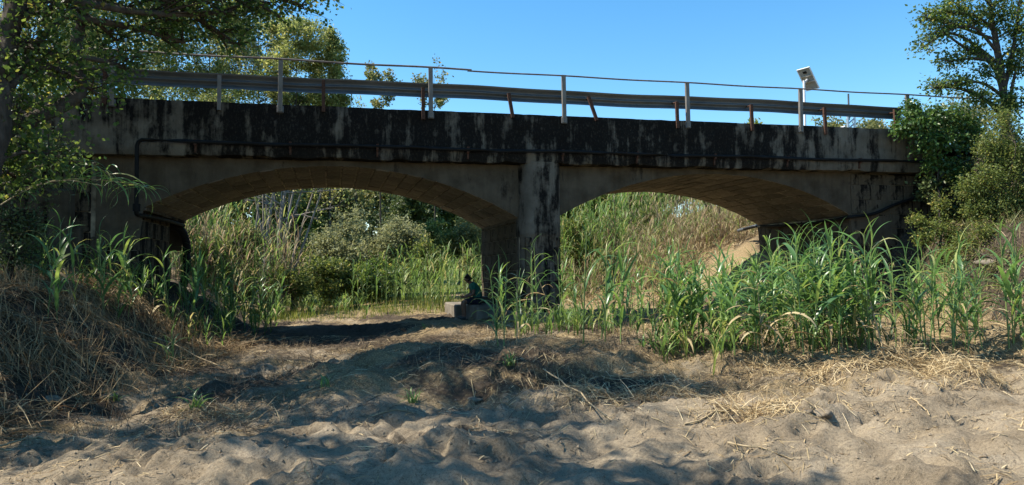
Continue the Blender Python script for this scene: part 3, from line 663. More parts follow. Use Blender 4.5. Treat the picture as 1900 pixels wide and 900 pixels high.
# ------------------------------------------------------------------ trees
def make_tree(name, label, cat, trunk, tr_r, clumps, leafmat, bark, leaf=.09, twigs=26, per=14, seed=1, group=None, width=.55, droop=.0, spread=.10, sides=7, extra_limbs=(), bare=0.0):
    """trunk: list of points; clumps: (centre, (rx, ry, rz)[, weight]); every clump hangs on a limb and is made of leafy twigs"""
    r = np.random.default_rng(seed)
    base = trunk[0]; root = empty(name, tuple(base), label=label, cat=cat, group=group)
    tm, cm = MB(), MB()
    tp = spline(trunk, max(8, 5*len(trunk))); n = len(tp); rad = np.interp(np.linspace(0, 1, n), np.linspace(0, 1, len(tr_r)), tr_r)
    tp[1:, :] += r.normal(0, .25, (n-1, 3))*rad[1:, None]*.5
    tube(tm, tp-np.array(base), rad, sides+3)
    for lp, lr in extra_limbs:
        q = spline(lp, 5*len(lp)); tube(tm, q-np.array(base), np.linspace(lr[0], lr[1], len(q)), sides)
    for cl in clumps:
        c = np.array(cl[0], float); rr = np.array(cl[1], float); wgt = cl[2] if len(cl) > 2 else 1.0
        d = np.linalg.norm(tp-c, axis=1)+np.maximum(tp[:, 2]-c[2]+.3, 0)*1.5
        k = int(np.argmin(d)); k = max(2, k) if n > 4 else k
        p0 = tp[k]; L_ = np.linalg.norm(c-p0); lr0 = min(rad[k]*.6, .012+.022*L_)
        mid = (p0+c)/2+np.array([0, 0, .12*L_])+r.normal(0, .07*L_, 3)
        lp = spline([p0, mid, c+np.array([0, 0, -.2*rr[2]])], 8)
        tube(tm, lp-np.array(base), np.linspace(lr0, lr0*.45, 8), 5, cap=False)
        nt_ = max(4, int(twigs*wgt))
        dirs = nrm(r.normal(size=(nt_, 3))); rad_ = r.uniform(.35, 1.08, nt_)**.6
        ends = c+dirs*rr*rad_[:, None]
        s = lp[r.integers(4, 8, nt_)]; l = np.linalg.norm(ends-s, axis=1)[:, None]; e = ends+np.array([0, 0, -droop])*l
        m_ = (s+e)/2+r.normal(0, .16, (nt_, 3))*l+np.array([0, 0, .14])*l
        bez = lambda t: (1-t)**2*s[:, None]+2*t*(1-t)*m_[:, None]+t*t*e[:, None]
        tubes(tm, bez(np.linspace(0, 1, 3)[None, :, None])-np.array(base), np.linspace(max(lr0*.3, .006), .003, 3))
        q = r.uniform(.30, 1.05, (nt_, per, 1)); P = bez(q)+r.normal(0, spread, (nt_, per, 3))
        A = nrm(r.normal(size=(nt_, per, 3))+np.array([0, 0, -.25-droop*2])+(nrm(e-s)*.6)[:, None])
        tb = np.clip(r.normal(.5, .14, (nt_, 1))+r.normal(0, .22, (nt_, per)), 0, 1)
        keep = r.uniform(size=nt_) >= bare
        leaves(cm, P[keep].reshape(-1, 3)-np.array(base), A[keep].reshape(-1, 3), leaf, width, tb[keep].ravel(), r)
    link('trunk', tm.mesh('trunk', bark), root)
    link('crown', cm.mesh('crown', leafmat, False), root)
    return root
def blob_clumps(c, r, n, cr, seed, flat=1.0, weight=1.0):
    """n clumps of radius cr spread through an ellipsoid"""
    q = np.random.default_rng(seed); d = nrm(q.normal(size=(n, 3)))*q.uniform(.35, 1, (n, 1))**.5
    return [(np.array(c)+d[k]*np.array(r), tuple(np.array([1, 1, flat])*cr*q.uniform(.7, 1.25)), weight*q.uniform(.6, 1.3)) for k in range(n)]

# near left tree: heavy trunk at the picture's edge, a crooked limb, crown over the river bed
def A3(u, v, y): return at(u, v, y)
cl = [(A3(60, 60, 10.5), (.9, .8, .7)), (A3(130, 130, 11), (.9, .7, .6)), (A3(40, 200, 10.5), (.7, .7, .6)), (A3(90, 275, 11), (.7, .6, .35), .9), (A3(30, 320, 11), (.6, .6, .4), .8),
      (A3(215, 60, 12), (1.0, .8, .6)), (A3(300, 20, 12), (1.1, .9, .5), 1.1), (A3(380, 30, 12.5), (.9, .8, .45), .9), (A3(440, 75, 12.8), (.6, .6, .4), .8), (A3(470, 10, 12.3), (.7, .7, .4), .9),
      (A3(560, 5, 12.5), (.75, .5, .28), .8), (A3(600, -5, 12.6), (.5, .4, .3), .6), (A3(520, 25, 12.5), (.5, .4, .35), .7), (A3(340, 70, 12.5), (.6, .5, .4), .7), (A3(420, 15, 12), (.8, .6, .4), .9), (A3(190, 170, 11.5), (.6, .6, .4), .8), (A3(235, 120, 12), (.6, .6, .4), .6), (A3(25, 120, 10.8), (.7, .6, .6), 1.1),
      (A3(100, 10, 10.5), (1.0, .8, .5)), (A3(-60, 200, 10.5), (1, 1, 1)), (A3(150, -60, 11), (1.2, 1.1, .8))]
up = blob_clumps((-4.2, 12.2, 8.8), (3.0, 3.4, 1.4), 36, .75, 11, weight=1.0)
make_tree('alder_tree', 'dark leafy tree with crooked limb at the left edge, nearest to us', 'tree',
          [A3(-150, 620, 10.1)*np.array([1, 1, 0])+np.array([0, 0, gz(*A3(-150, 620, 10.1)[:2])-.2]), A3(-100, 540, 10.15), A3(-40, 400, 10.2), A3(-8, 230, 10.3), A3(8, 90, 10.5), A3(40, -60, 10.8), (-4.4, 11.5, 8.2)], [.26, .21, .19, .17, .14, .12, .07],
          [(c_, r_, (w_[0] if w_ else 1.0)*.8) for c_, r_, *w_ in cl]+up, 'leaf_alder', 'bark_dark', leaf=.07, twigs=28, per=24, seed=3, spread=.12, width=.8,
          extra_limbs=[([A3(-40, 320, 10.4), A3(10, 245, 10.8), A3(60, 222, 11), A3(125, 190, 11.2), A3(150, 165, 11.3), A3(140, 100, 11.5), A3(150, 40, 11.7), A3(165, -40, 12)], (.12, .07)),
                       ([A3(5, 180, 10.4), A3(60, 90, 10.8), A3(130, 20, 11)], (.08, .03))])
make_tree('bank_bush', 'dark leafy bush at the left edge before the shaded wing wall', 'shrub', [A3(20, 480, 14.5)*np.array([1, 1, 0])+np.array([0, 0, gz(*A3(20, 480, 14.5)[:2])-.1]), A3(25, 400, 14.5), A3(30, 300, 14.6)], [.06, .05, .02],
          [(A3(u, v, y), r, w) for u, v, y, r, w in ((20, 270, 14.5, (.8, .5, .5), 1.2), (90, 285, 14.8, (.6, .4, .4), 1), (40, 330, 14.4, (.7, .5, .4), 1), (130, 300, 15, (.35, .3, .25), .7), (10, 400, 14.2, (.7, .5, .5), 1.1), (60, 430, 14.4, (.5, .4, .35), .8), (-30, 340, 14.4, (.8, .6, .8), 1.2), (30, 470, 14.2, (.6, .4, .25), .8))], 'leaf_dark', 'bark_dark', leaf=.07, twigs=34, per=20, seed=97)
# canopy trees standing off the left edge, whose shade dapples the sand
def simple_tree(name, label, x, y, h, crown_c, crown_r, ncl, ccr, leafmat, bark, seed, leaf=.1, twigs=22, per=14, tr=.2, group=None, width=.6, lean=(0, 0), **kw):
    z = gz(x, y)-.15
    trunk = [(x, y, z), (x+lean[0]*.3, y+lean[1]*.3, z+h*.3), (x+lean[0]*.7, y+lean[1]*.7, z+h*.6), (x+lean[0], y+lean[1], z+h*.93)]
    return make_tree(name, label, 'tree', trunk, [tr, tr*.8, tr*.5, tr*.15], blob_clumps(crown_c, crown_r, ncl, ccr, seed+77), leafmat, bark, leaf, twigs, per, seed, group, width, **kw)
simple_tree('alder_tree', 'leafy tree standing off the left edge whose shade dapples the sand', -6.8, 6.2, 8, (-4.8, 5.6, 8.0), (3.2, 1.9, 1.7), 28, .75, 'leaf_alder', 'bark_dark', 21, .12, 24, 14)
simple_tree('alder_tree', 'leafy tree off the left edge between the two other bank trees', -8.3, 9.3, 9, (-6.6, 9.2, 8.6), (2.9, 1.9, 2.0), 20, .75, 'leaf_alder', 'bark_dark', 23, .12, 24, 14)
simple_tree('alder_tree', 'leafy tree on the left bank beyond the crooked-limbed tree', -8.6, 13.5, 9, (-7.4, 14.0, 8.0), (3.0, 2.6, 3.0), 26, .9, 'leaf_alder', 'bark_dark', 22, .10, 22, 13)

simple_tree('alder_tree', 'leafy tree high on the left bank outside the left edge', -11.5, 11.0, 8, (-10.5, 11.5, 6.5), (2.6, 2.6, 2.6), 26, .9, 'leaf_alder', 'bark_dark', 24, .14, 22, 14)
simple_tree('alder_tree', 'leafy tree beside the left wing wall outside the left edge', -11.0, 15.2, 9, (-10.2, 15.2, 7.2), (2.4, 1.6, 2.8), 26, .9, 'leaf_alder', 'bark_dark', 25, .14, 22, 14)
# trees behind the bridge, left to right
G1 = 'trees behind the bridge'
def back_tree(name, label, u, y, vtop, vlow, wpx, leafmat, bark, seed, ncl=16, leaf=.14, twigs=18, per=12, tr=.14, width=.6, crf=.42, **kw):
    """u: direction of the trunk, y: distance, crown between picture rows vtop and vlow, wpx wide"""
    top, low = at(u, vtop, y), at(u, vlow, y); x = top[0]; z0 = gz(x, y); sc = F_PX/np.linalg.norm([x, y])*1.0
    cz, rz = (top[2]+low[2])/2, (top[2]-low[2])/2; rx = wpx/2/sc
    cr = max(.4, min(rx, rz)*crf)
    return simple_tree(name, label, x, y, cz+rz*.9-z0, (x, y, cz), (max(rx-cr*.6, .3), max(rx-cr*.6, .3), max(rz-cr*.6, .3)), ncl, cr, leafmat, bark, seed, leaf, twigs, per, tr, G1, width, **kw)
back_tree('poplar_tree', 'broad sunlit tree behind the bridge at the far left', 60, 40, -120, 260, 330, 'leaf_poplar', 'bark_dark', 31, 103, .135, 15, 20, .08, crf=.24, spread=.13)
back_tree('poplar_tree', 'sunlit yellow-green tree behind the bridge beside the crooked limb', 230, 42, -100, 230, 260, 'leaf_poplar', 'bark_dark', 32, 103, .135, 15, 20, .08, crf=.24, spread=.13)
back_tree('poplar_tree', 'sunlit tree behind the bridge above the left arch crown', 390, 44, -60, 235, 240, 'leaf_poplar', 'bark_dark', 33, 97, .135, 15, 20, .08, crf=.24, spread=.13)
back_tree('poplar_tree', 'slim upright poplar behind the bridge, right of the bright trees', 550, 40, 5, 250, 130, 'leaf_poplar', 'bark_dark', 34, 63, .135, 15, 20, .08, crf=.24, spread=.13)
back_tree('poplar_tree', 'slim upright poplar with loose top behind the bridge', 612, 41, 50, 260, 80, 'leaf_poplar', 'bark_dark', 35, 56, .135, 15, 20, .08, crf=.24, spread=.13)
back_tree('poplar_tree', 'sunlit tree between the bright trees and the slim poplars', 480, 46, -50, 240, 170, 'leaf_gum', 'bark_dark', 38, 59, .135, 15, 20, .08, crf=.24, spread=.13)
back_tree('gum_tree', 'thin open-crowned tree behind the bridge showing much sky', 705, 48, 98, 205, 75, 'leaf_gum', 'bark_dark', 36, 14, .20, 13, 12, .07, crf=.3)
back_tree('gum_tree', 'thin half-bare tree behind the bridge, second post from the left arch', 805, 50, 105, 215, 90, 'leaf_gum', 'bark_dark', 37, 16, .20, 11, 11, .07, crf=.3, bare=.35)
# under the left arch
def shrub(name, label, u, y, vtop, wpx, leafmat, seed, n=10, leaf=.10, twigs=20, per=12, flat=.8, group='shrubs seen through the arches', depth=1.0, width=.5, bark='bark_dark', **kw):
    top = at(u, vtop, y); x = top[0]; z0 = gz(x, y); h = max(top[2]-z0, .4); sc = F_PX/np.linalg.norm([x, y]); rx = wpx/2/sc
    cr = max(.25, min(rx, h*.5)*.55); n = int(n*1.6); leaf = leaf*1.55; twigs = int(twigs*1.25); per = int(per*1.25)
    cls = blob_clumps((x, y, z0+h*.55), (max(rx-cr*.5, .1), max(rx-cr*.5, .1)*depth, max(h*.45-cr*.4, .1)), n, cr, seed, flat)
    trunk = [(x, y, z0-.1), (x+.05, y, z0+h*.2), (x, y+.05, z0+h*.45)]
    return make_tree(name, label, 'shrub', trunk, [.06, .05, .02], cls, leafmat, bark, leaf, twigs, per, seed, group, width, **kw)
def multi_stem(name, label, u, y, vbase, fans, leafmat, seed, cls, leaf=.12, tw=10, per=8):
    x, yy, zz = at(u, vbase, y); b = np.array([x, yy, gz(x, yy)-.1])
    limbs = []
    r = np.random.default_rng(seed)
    for (uu, vv) in fans:
        e = at(uu, vv, y+r.uniform(-.6, .6)); limbs.append(([b+r.normal(0, .1, 3)*np.array([1, 1, 0]), b*.55+e*.45+r.normal(0, .15, 3), e], (.075, .025)))
    return make_tree(name, label, 'tree', [b, b*.5+at(u+10, 330, y)*.5, at(u+25, 300, y)], [.11, .08, .04], cls, leafmat, 'bark_pale', leaf, tw, per, seed, G1, extra_limbs=limbs, spread=.16)
multi_stem('poplar_tree', 'many-stemmed pale-barked tree seen through the left arch', 512, 30, 545, [(488, 330), (505, 320), (528, 300), (540, 310), (556, 300), (572, 320), (590, 330), (600, 345), (470, 350)],
           'leaf_poplar', 41, [(at(u, v, 30), (.9, .8, .6), .7) for u, v in ((480, 340), (520, 330), (560, 345), (600, 350), (620, 380), (585, 400), (455, 350), (500, 380), (600, 330), (545, 300), (640, 345))])
multi_stem('poplar_tree', 'dark slender tree seen through the left arch, left of the pale stems', 490, 33, 540, [(484, 340), (492, 320)], 'leaf_poplar', 42, [(at(u, v, 33), (.8, .8, .6), .8) for u, v in ((480, 360), (450, 370), (500, 350), (430, 350), (470, 330))])
for a in (('grey_shrub', 'big grey-green feathery shrub in the middle of the left arch opening', 645, 36, 385, 150, 'leaf_olive', 51, 14, .10, 30, 16),
          ('grey_shrub', 'pale rounded grey-green shrub right of centre in the left arch', 738, 35, 398, 120, 'leaf_olive', 52, 13, .09, 30, 16),
          ('dark_tree', 'dark evergreen seen at the top right of the left arch', 770, 62, 310, 160, 'leaf_dark', 53,  26, .22, 22, 14),
          ('yellow_shrub', 'yellow-green shrub beside the pier in the left arch', 815, 40, 400, 95, 'leaf_scrub', 54, 10, .10, 24, 14),
          ('scrub_bush', 'dull olive bush next to the pier in the left arch', 868, 40, 402, 80, 'leaf_gum', 55, 9, .10, 24, 14),
          ('scrub_bush', 'mid green bush low behind the pale stems', 600, 31, 478, 130, 'leaf_scrub', 56, 10, .09, 24, 14),
          ('scrub_bush', 'dense dark green bush below the grey feathery shrub', 690, 32, 480, 130, 'leaf_alder', 57, 12, .09, 26, 14),
          ('scrub_bush', 'green bush with fine leaves under the arch crown', 580, 36, 410, 110, 'leaf_scrub', 58, 10, .10, 22, 13),
          ('scrub_bush', 'small brownish bush touching the pier edge', 868, 32, 468, 40, 'leaf_gum', 59, 6, .08, 18, 12),
          ('dark_tree', 'tall hazy green tree far behind the grey shrubs', 690, 75, 295, 160, 'leaf_gum', 60,  26, .26, 22, 14),
          ('dark_tree', 'far olive-green tree filling the gap left of the grey shrub', 610, 66, 300, 150, 'leaf_gum', 61,  26, .24, 22, 14),
          ('dark_tree', 'far green tree just left of the pier in the left arch', 850, 64, 300, 170, 'leaf_scrub', 63,  26, .22, 22, 14),
          ('dark_tree', 'far olive tree behind the dry canes at the left of the left arch', 440, 58, 285, 190, 'leaf_gum', 64, 18, .22, 20, 13),
          ('dark_tree', 'far green tree behind the pale stems', 535, 62, 285, 160, 'leaf_scrub', 65,  26, .22, 22, 14),
          ('dark_tree', 'far tree closing the left arch beside the abutment', 350, 56, 290, 160, 'leaf_scrub', 66,  26, .22, 22, 14),
          ('dark_tree', 'far green tree closing the right arch beside the pier', 1075, 52, 295, 150, 'leaf_scrub', 67,  26, .2, 22, 14),
          ('dark_tree', 'far olive tree behind the canes in the right arch', 1190, 50, 290, 170, 'leaf_gum', 68,  26, .2, 22, 14),
          ('dark_tree', 'far tree behind the dry canes under the right arch crown', 1310, 48, 290, 170, 'leaf_scrub', 69,  26, .2, 22, 14),
          ('scrub_bush', 'green bush behind the reeds beside the grey shrub', 785, 33, 440, 100, 'leaf_scrub', 62, 9, .08, 22, 13)):
    shrub(*a)
# under the right arch and along the road beyond it
for a in (('scrub_bush', 'olive bush at the left end of the left arch, beside the black pipe', 385, 27, 440, 80, 'leaf_gum', 171, 11, .08, 24, 14),
          ('scrub_bush', 'brownish bush among the canes left of the pale stems', 450, 29, 410, 80, 'leaf_gum', 172, 11, .08, 24, 14),
          ('scrub_bush', 'green bush low before the pale stems', 540, 28, 480, 70, 'leaf_scrub', 173, 9, .07, 24, 14),
          ('scrub_bush', 'brown-olive bush low on the slope, left in the right arch', 1150, 28, 455, 70, 'leaf_gum', 174, 10, .07, 24, 14),
          ('scrub_bush', 'olive bush halfway up the slope in the right arch', 1285, 30, 400, 90, 'leaf_gum', 175, 11, .08, 24, 14),
          ('scrub_bush', 'green bush high on the slope below the arch crown', 1215, 33, 375, 90, 'leaf_scrub', 176, 11, .08, 24, 14),
          ('scrub_bush', 'dull bush at the right of the slope under the arch', 1345, 29, 420, 80, 'leaf_gum', 177, 10, .08, 24, 14),
          ('scrub_bush', 'green scrub right behind the pier in the right arch', 1065, 31, 385, 70, 'leaf_scrub', 71, 10, .09, 24, 14),
          ('scrub_bush', 'dense green bush on the slope in the right arch middle', 1235, 31, 425, 60, 'leaf_scrub', 72, 9, .08, 24, 14),
          ('scrub_bush', 'tangled brown-green bush left of the slope in the right arch', 1120, 33, 400, 90, 'leaf_gum', 73, 11, .09, 22, 12),
          ('scrub_bush', 'small brown bush under the right arch far springing', 1390, 28, 440, 70, 'leaf_gum', 74, 9, .07, 20, 12)):
    shrub(*a)
for a in (('roadside_bush', 'leafy bush behind the rail below the near left canopy', 300, 38, 120, 130, 'leaf_poplar', 181, 14, .10, 22, 14),
          ('roadside_bush', 'leafy bush behind the rail at the palest short post', 410, 39, 135, 120, 'leaf_poplar', 182, 14, .10, 22, 14),
          ('roadside_bush', 'leafy bush behind the rail left of the slim poplars', 500, 40, 125, 110, 'leaf_gum', 183, 13, .10, 22, 14),
          ('roadside_bush', 'low leafy bush behind the rail right of the slim poplars', 660, 44, 165, 70, 'leaf_poplar', 184, 8, .10, 14, 12),
          ('roadside_bush', 'rounded dry bush showing above the beam near the solar mast', 1535, 34, 208, 120, 'leaf_gum', 81, 12, .12, 24, 14),
          ('roadside_bush', 'rounded dry bush above the beam right of the monitoring box', 1625, 36, 209, 110, 'leaf_gum', 82, 12, .12, 24, 14),
          ('roadside_bush', 'olive tree crown above the beam by the right-hand tree', 1760, 40, 165, 150, 'leaf_gum', 83, 14, .14, 24, 14),
          ('roadside_bush', 'tall yellow-green weeds showing above the beam near the middle', 1385, 30, 205, 70, 'grassblade', 84, 9, .13, 22, 14),
          ('roadside_bush', 'thin weeds just above the beam left of the yellow-green ones', 1305, 30, 207, 36, 'grassblade', 85, 4, .12, 10, 10)):
    shrub(*a, group='bushes along the road beyond the bridge')

# right bank: tree, hanging bramble and bushes
rt = [A3(1868, 330, 16.0), A3(1866, 230, 16.0), A3(1862, 160, 16.0), A3(1850, 90, 16.1), A3(1838, 20, 16.2), A3(1830, -60, 16.3)]
rt = [(rt[0][0], rt[0][1], gz(rt[0][0], rt[0][1])-.2)]+rt
cl = [(A3(u, v, y), r, w) for u, v, y, r, w in ((1740, 60, 16, (.55, .5, .35), .7), (1720, 30, 16, (.45, .4, .3), .6), (1760, 20, 16, (.6, .5, .4), .9), (1800, 40, 16.2, (.6, .5, .4), .9), (1850, 20, 16, (.6, .6, .5), 1.0),
      (1890, 50, 15.8, (.6, .6, .6), 1.1), (1800, 90, 16, (.5, .4, .3), .6), (1760, 110, 16, (.4, .4, .25), .5), (1890, 120, 15.8, (.5, .5, .5), 1.0), (1830, 130, 15.8, (.35, .35, .3), .5), (1770, 155, 15.8, (.5, .4, .18), .6),
      (1735, 160, 15.6, (.35, .3, .15), .4), (1880, 190, 15.6, (.5, .5, .4), 1.0), (1820, 180, 15.6, (.4, .3, .2), .5), (1920, 90, 16, (.8, .8, .8), 1.2), (1780, -20, 16.2, (.9, .7, .4), 1), (1850, -40, 16.2, (1, .8, .5), 1), (1920, -10, 16, (1, .9, .8), 1.2), (1880, 260, 15.4, (.5, .5, .45), .9), (1712, 85, 15.9, (.25, .25, .2), .35))]
make_tree('bank_tree', 'open-crowned tree with forked trunk on the right bank', 'tree', rt, [.15, .13, .11, .10, .085, .06, .03], cl, 'leaf_alder', 'bark_dark', leaf=.09, twigs=42, per=20, seed=91, spread=.13, width=.6,
          extra_limbs=[([A3(1864, 190, 16), A3(1842, 120, 16), A3(1800, 95, 16), A3(1765, 70, 16), A3(1745, 50, 16)], (.06, .02)), ([A3(1862, 170, 16), A3(1880, 90, 15.9), A3(1892, 0, 15.8)], (.07, .03)), ([A3(1868, 260, 16), A3(1875, 180, 15.9), A3(1885, 130, 15.8)], (.07, .03))])
def bank_shrub(name, label, u, v, y, cls, leafmat, seed, **kw):
    x, yy, z = at(u, v, y); b = np.array([x, yy, min(z, gz(x, yy))-.1])
    return make_tree(name, label, 'shrub', [b, b+np.array([0, 0, .4]), np.array([x, yy, z+.3])], [.06, .05, .02], cls, leafmat, 'bark_dark', seed=seed, group='bushes on the right bank', **kw)
bank_shrub('bramble', 'glossy green creeper hanging over the right end of the edge beam', 1740, 300, 16.3,
           [(A3(u, v, y), r, w) for u, v, y, r, w in ((1700, 225, 16.3, (.5, .35, .35), 1.2), (1740, 210, 16.3, (.55, .4, .35), 1.2), (1780, 215, 16.3, (.5, .5, .4), 1.2), (1715, 260, 16.3, (.4, .3, .3), .9), (1755, 255, 16.2, (.5, .4, .35), 1.2), (1690, 200, 16.5, (.35, .3, .2), .8), (1800, 250, 16.2, (.5, .4, .5), 1.2), (1730, 300, 16.4, (.3, .3, .3), .6), (1770, 310, 16.3, (.4, .3, .4), .8), (1675, 235, 16.5, (.25, .2, .2), .6))], 'leaf_ivy', 92, leaf=.10, twigs=40, per=18, width=.65, droop=.15)
bank_shrub('bank_bush', 'bright small-leaved bush on the right bank below the tree', 1850, 400, 14.6,
           [(A3(u, v, y), r, w) for u, v, y, r, w in ((1830, 330, 14.6, (.5, .4, .4), 1.2), (1870, 310, 14.6, (.5, .4, .45), 1.2), (1800, 350, 14.7, (.35, .3, .35), 1.0), (1850, 380, 14.5, (.5, .4, .35), 1.2), (1890, 370, 14.5, (.5, .4, .5), 1.2), (1810, 390, 14.6, (.3, .3, .25), .8), (1840, 270, 14.8, (.45, .4, .4), 1.1), (1890, 290, 14.6, (.4, .4, .4), 1.0), (1860, 225, 14.9, (.4, .4, .4), .9))], 'leaf_scrub', 93, leaf=.06, twigs=56, per=30, width=.6, spread=.10)
bank_shrub('bank_bush', 'small bush in the shade below the hanging creeper', 1745, 440, 15.4,
           [(A3(u, v, y), r, w) for u, v, y, r, w in ((1740, 420, 15.4, (.35, .3, .25), 1), (1715, 440, 15.4, (.25, .3, .2), .9), (1770, 440, 15.3, (.3, .3, .25), .9), (1745, 380, 15.6, (.25, .25, .3), .8), (1700, 410, 15.7, (.2, .2, .2), .6))], 'leaf_scrub', 94, leaf=.07, twigs=34, per=20, spread=.08)
bank_shrub('bank_bush', 'low brownish bush covering the right bank by the picture edge', 1870, 520, 13.4,
           [(A3(u, v, y), r, w) for u, v, y, r, w in ((1880, 480, 13.4, (.4, .4, .3), 1), (1840, 500, 13.6, (.35, .3, .2), .8), (1900, 530, 13.0, (.4, .4, .3), 1), (1860, 540, 13.2, (.3, .3, .2), .7), (1800, 470, 14.4, (.3, .3, .2), .6), (1770, 510, 14.4, (.3, .3, .2), .6))], 'leaf_gum', 96, leaf=.06, twigs=30, per=16)
bank_shrub('bank_bush', 'green bush spilling over the right bank under the bright one', 1835, 470, 14.2,
           [(A3(u, v, y), r, w) for u, v, y, r, w in ((1830, 430, 14.2, (.5, .4, .3), 1.2), (1880, 430, 14, (.5, .4, .3), 1.2), (1790, 450, 14.6, (.35, .3, .25), .9), (1860, 470, 13.8, (.35, .3, .2), .7), (1760, 470, 14.8, (.25, .3, .2), .7))], 'leaf_scrub', 98, leaf=.06, twigs=40, per=22, spread=.09)
bank_shrub('bank_bush', 'dark bush behind the bright one, against the wing wall', 1790, 400, 16.4,
           [(A3(u, v, y), r, w) for u, v, y, r, w in ((1790, 330, 16.3, (.6, .4, .7), 1.3), (1770, 400, 16.4, (.5, .4, .5), 1.2), (1830, 400, 16.3, (.7, .5, .6), 1.3), (1850, 300, 16.5, (.8, .5, .8), 1.3), (1900, 330, 16, (.8, .6, 1.0), 1.3), (1720, 350, 16.6, (.3, .3, .4), .7), (1880, 430, 15.6, (.7, .5, .5), 1))], 'leaf_dark', 95, leaf=.11, twigs=44, per=18)

# ------------------------------------------------------------------ giant reeds
def blade(L_, w, a0, bend, segs=7, fold=.16, twist=0.0):
    """one arching leaf growing along +x from the origin; returns verts and quads (midrib folded)"""
    t = np.linspace(0, 1, segs+1); ang = a0-bend*t**1.4
    ds = L_/segs; x = np.concatenate([[0], np.cumsum(np.cos(ang[:-1])*ds)]); z = np.concatenate([[0], np.cumsum(np.sin(ang[:-1])*ds)])
    prof = w*np.clip(np.minimum(.55+t*2.2, 1.0)*(1-t**2.2), 0.02, 1)
    tw = twist*t
    v = []
    for k in range(segs+1):
        cy2, sz2 = math.cos(tw[k]), math.sin(tw[k]); nx_, nz_ = -math.sin(ang[k]), math.cos(ang[k])
        for s in (-.5, 0, .5):
            yy = s*prof[k]*cy2; up_ = (fold*abs(s)*2*prof[k])+s*prof[k]*sz2
            v.append((x[k]+nx_*up_, yy, z[k]+nz_*up_))
    i_ = np.arange(segs)[:, None]*3+np.array([0, 1])[None, :]
    f = np.stack([i_, i_+1, i_+4, i_+3], -1).reshape(-1, 4)
    return np.array(v), f
LEAF_ME = []
for k in range(12):
    r = np.random.default_rng(900+k)
    v, f = blade(1.0, r.uniform(.06, .095), math.radians(r.uniform(48, 76)), math.radians(r.uniform(55, 150)), 7, .16, r.uniform(-.5, .5))
    q = MB(); q.add(v, f); LEAF_ME.append(q.mesh('reed_leaf', 'reed'))
for k in range(4):   # upright young leaves of the top
    r = np.random.default_rng(950+k)
    v, f = blade(1.0, r.uniform(.055, .075), math.radians(r.uniform(76, 86)), math.radians(r.uniform(10, 70)), 7, .2, r.uniform(-.4, .4))
    q = MB(); q.add(v, f); LEAF_ME.append(q.mesh('reed_leaf', 'reed'))
LEAF_DEAD = [m_.copy() for m_ in LEAF_ME]
for m_ in LEAF_DEAD: m_.materials[0] = M['deadleaf']
STEM = []
for k in range(5):
    r = np.random.default_rng(980+k); zz = np.linspace(0, 1, 10)
    cx, cyy = r.uniform(-.10, .10), r.uniform(-.10, .10)
    pts = np.stack([cx*zz**2, cyy*zz**2, zz], -1); q = MB(); tube(q, pts, np.interp(zz, [0, .7, 1], [.0085, .007, .003]), 5)
    sm_ = q.mesh('reed_stem', 'reedstem'); sd_ = sm_.copy(); sd_.materials[0] = M['cane']; STEM.append((sm_, sd_, pts))
REED_N = [0]
def reed(x, y, h, label, group, r, nleaf=12, lmin=.12, leafscale=1.0, lean=None):
    k = r.integers(0, 5); sm, sd_, pts = STEM[k]; dead = r.uniform() < .06
    if dead: label = label.replace('reed', 'dry tan reed', 1); sm = sd_; nleaf = max(4, nleaf//2)
    root = bpy.data.objects.new('giant_reed', None); COL.objects.link(root); root.empty_display_size = .05
    root.location = (x, y, gz(x, y)-.02); rz = r.uniform(0, 6.28)
    lz = .06 if not dead else .22; root.rotation_euler = (r.normal(0, lz), r.normal(0, lz), rz) if lean is None else lean
    tag(root, label, 'reed', group)
    s = bpy.data.objects.new('stem', sm); COL.objects.link(s); s.parent = root; s.scale = (h*.9, h*.9, h) if h > .8 else (.9, .9, h)
    kxy = h*.9 if h > .8 else .9
    phi0 = r.uniform(0, 6.28)
    for j in range(nleaf):
        t = lmin+(1-lmin)*(j+r.uniform(-.3, .3))/(nleaf-1); t = min(max(t, .05), 1.0)
        i0 = min(int(t*9), 8); fr = t*9-i0; p = pts[i0]*(1-fr)+pts[i0+1]*fr
        top = t > .86
        lm = LEAF_ME[r.integers(12, 16) if (top and r.uniform() < .75) else r.integers(0, 12)]
        old = dead or (t < .42 and r.uniform() < .24)
        if old: lm = LEAF_DEAD[r.integers(0, 12)]
        o = bpy.data.objects.new('leaf', lm); COL.objects.link(o); o.parent = root
        o.location = (p[0]*kxy, p[1]*kxy, p[2]*h)
        ln = 1.2*leafscale*(.30+.28*math.sin(math.pi*min(t*.9+.1, 1)))*r.uniform(.55, 1.25)*min(1, .55+.3*h)
        o.scale = (ln, ln*r.uniform(.85, 1.25), ln); o.rotation_euler = (r.normal(0, .12), r.normal(0, .14)+(.7 if old else 0), phi0+math.pi*(j % 2)+r.normal(0, .45))
    REED_N[0] += 1
    return root
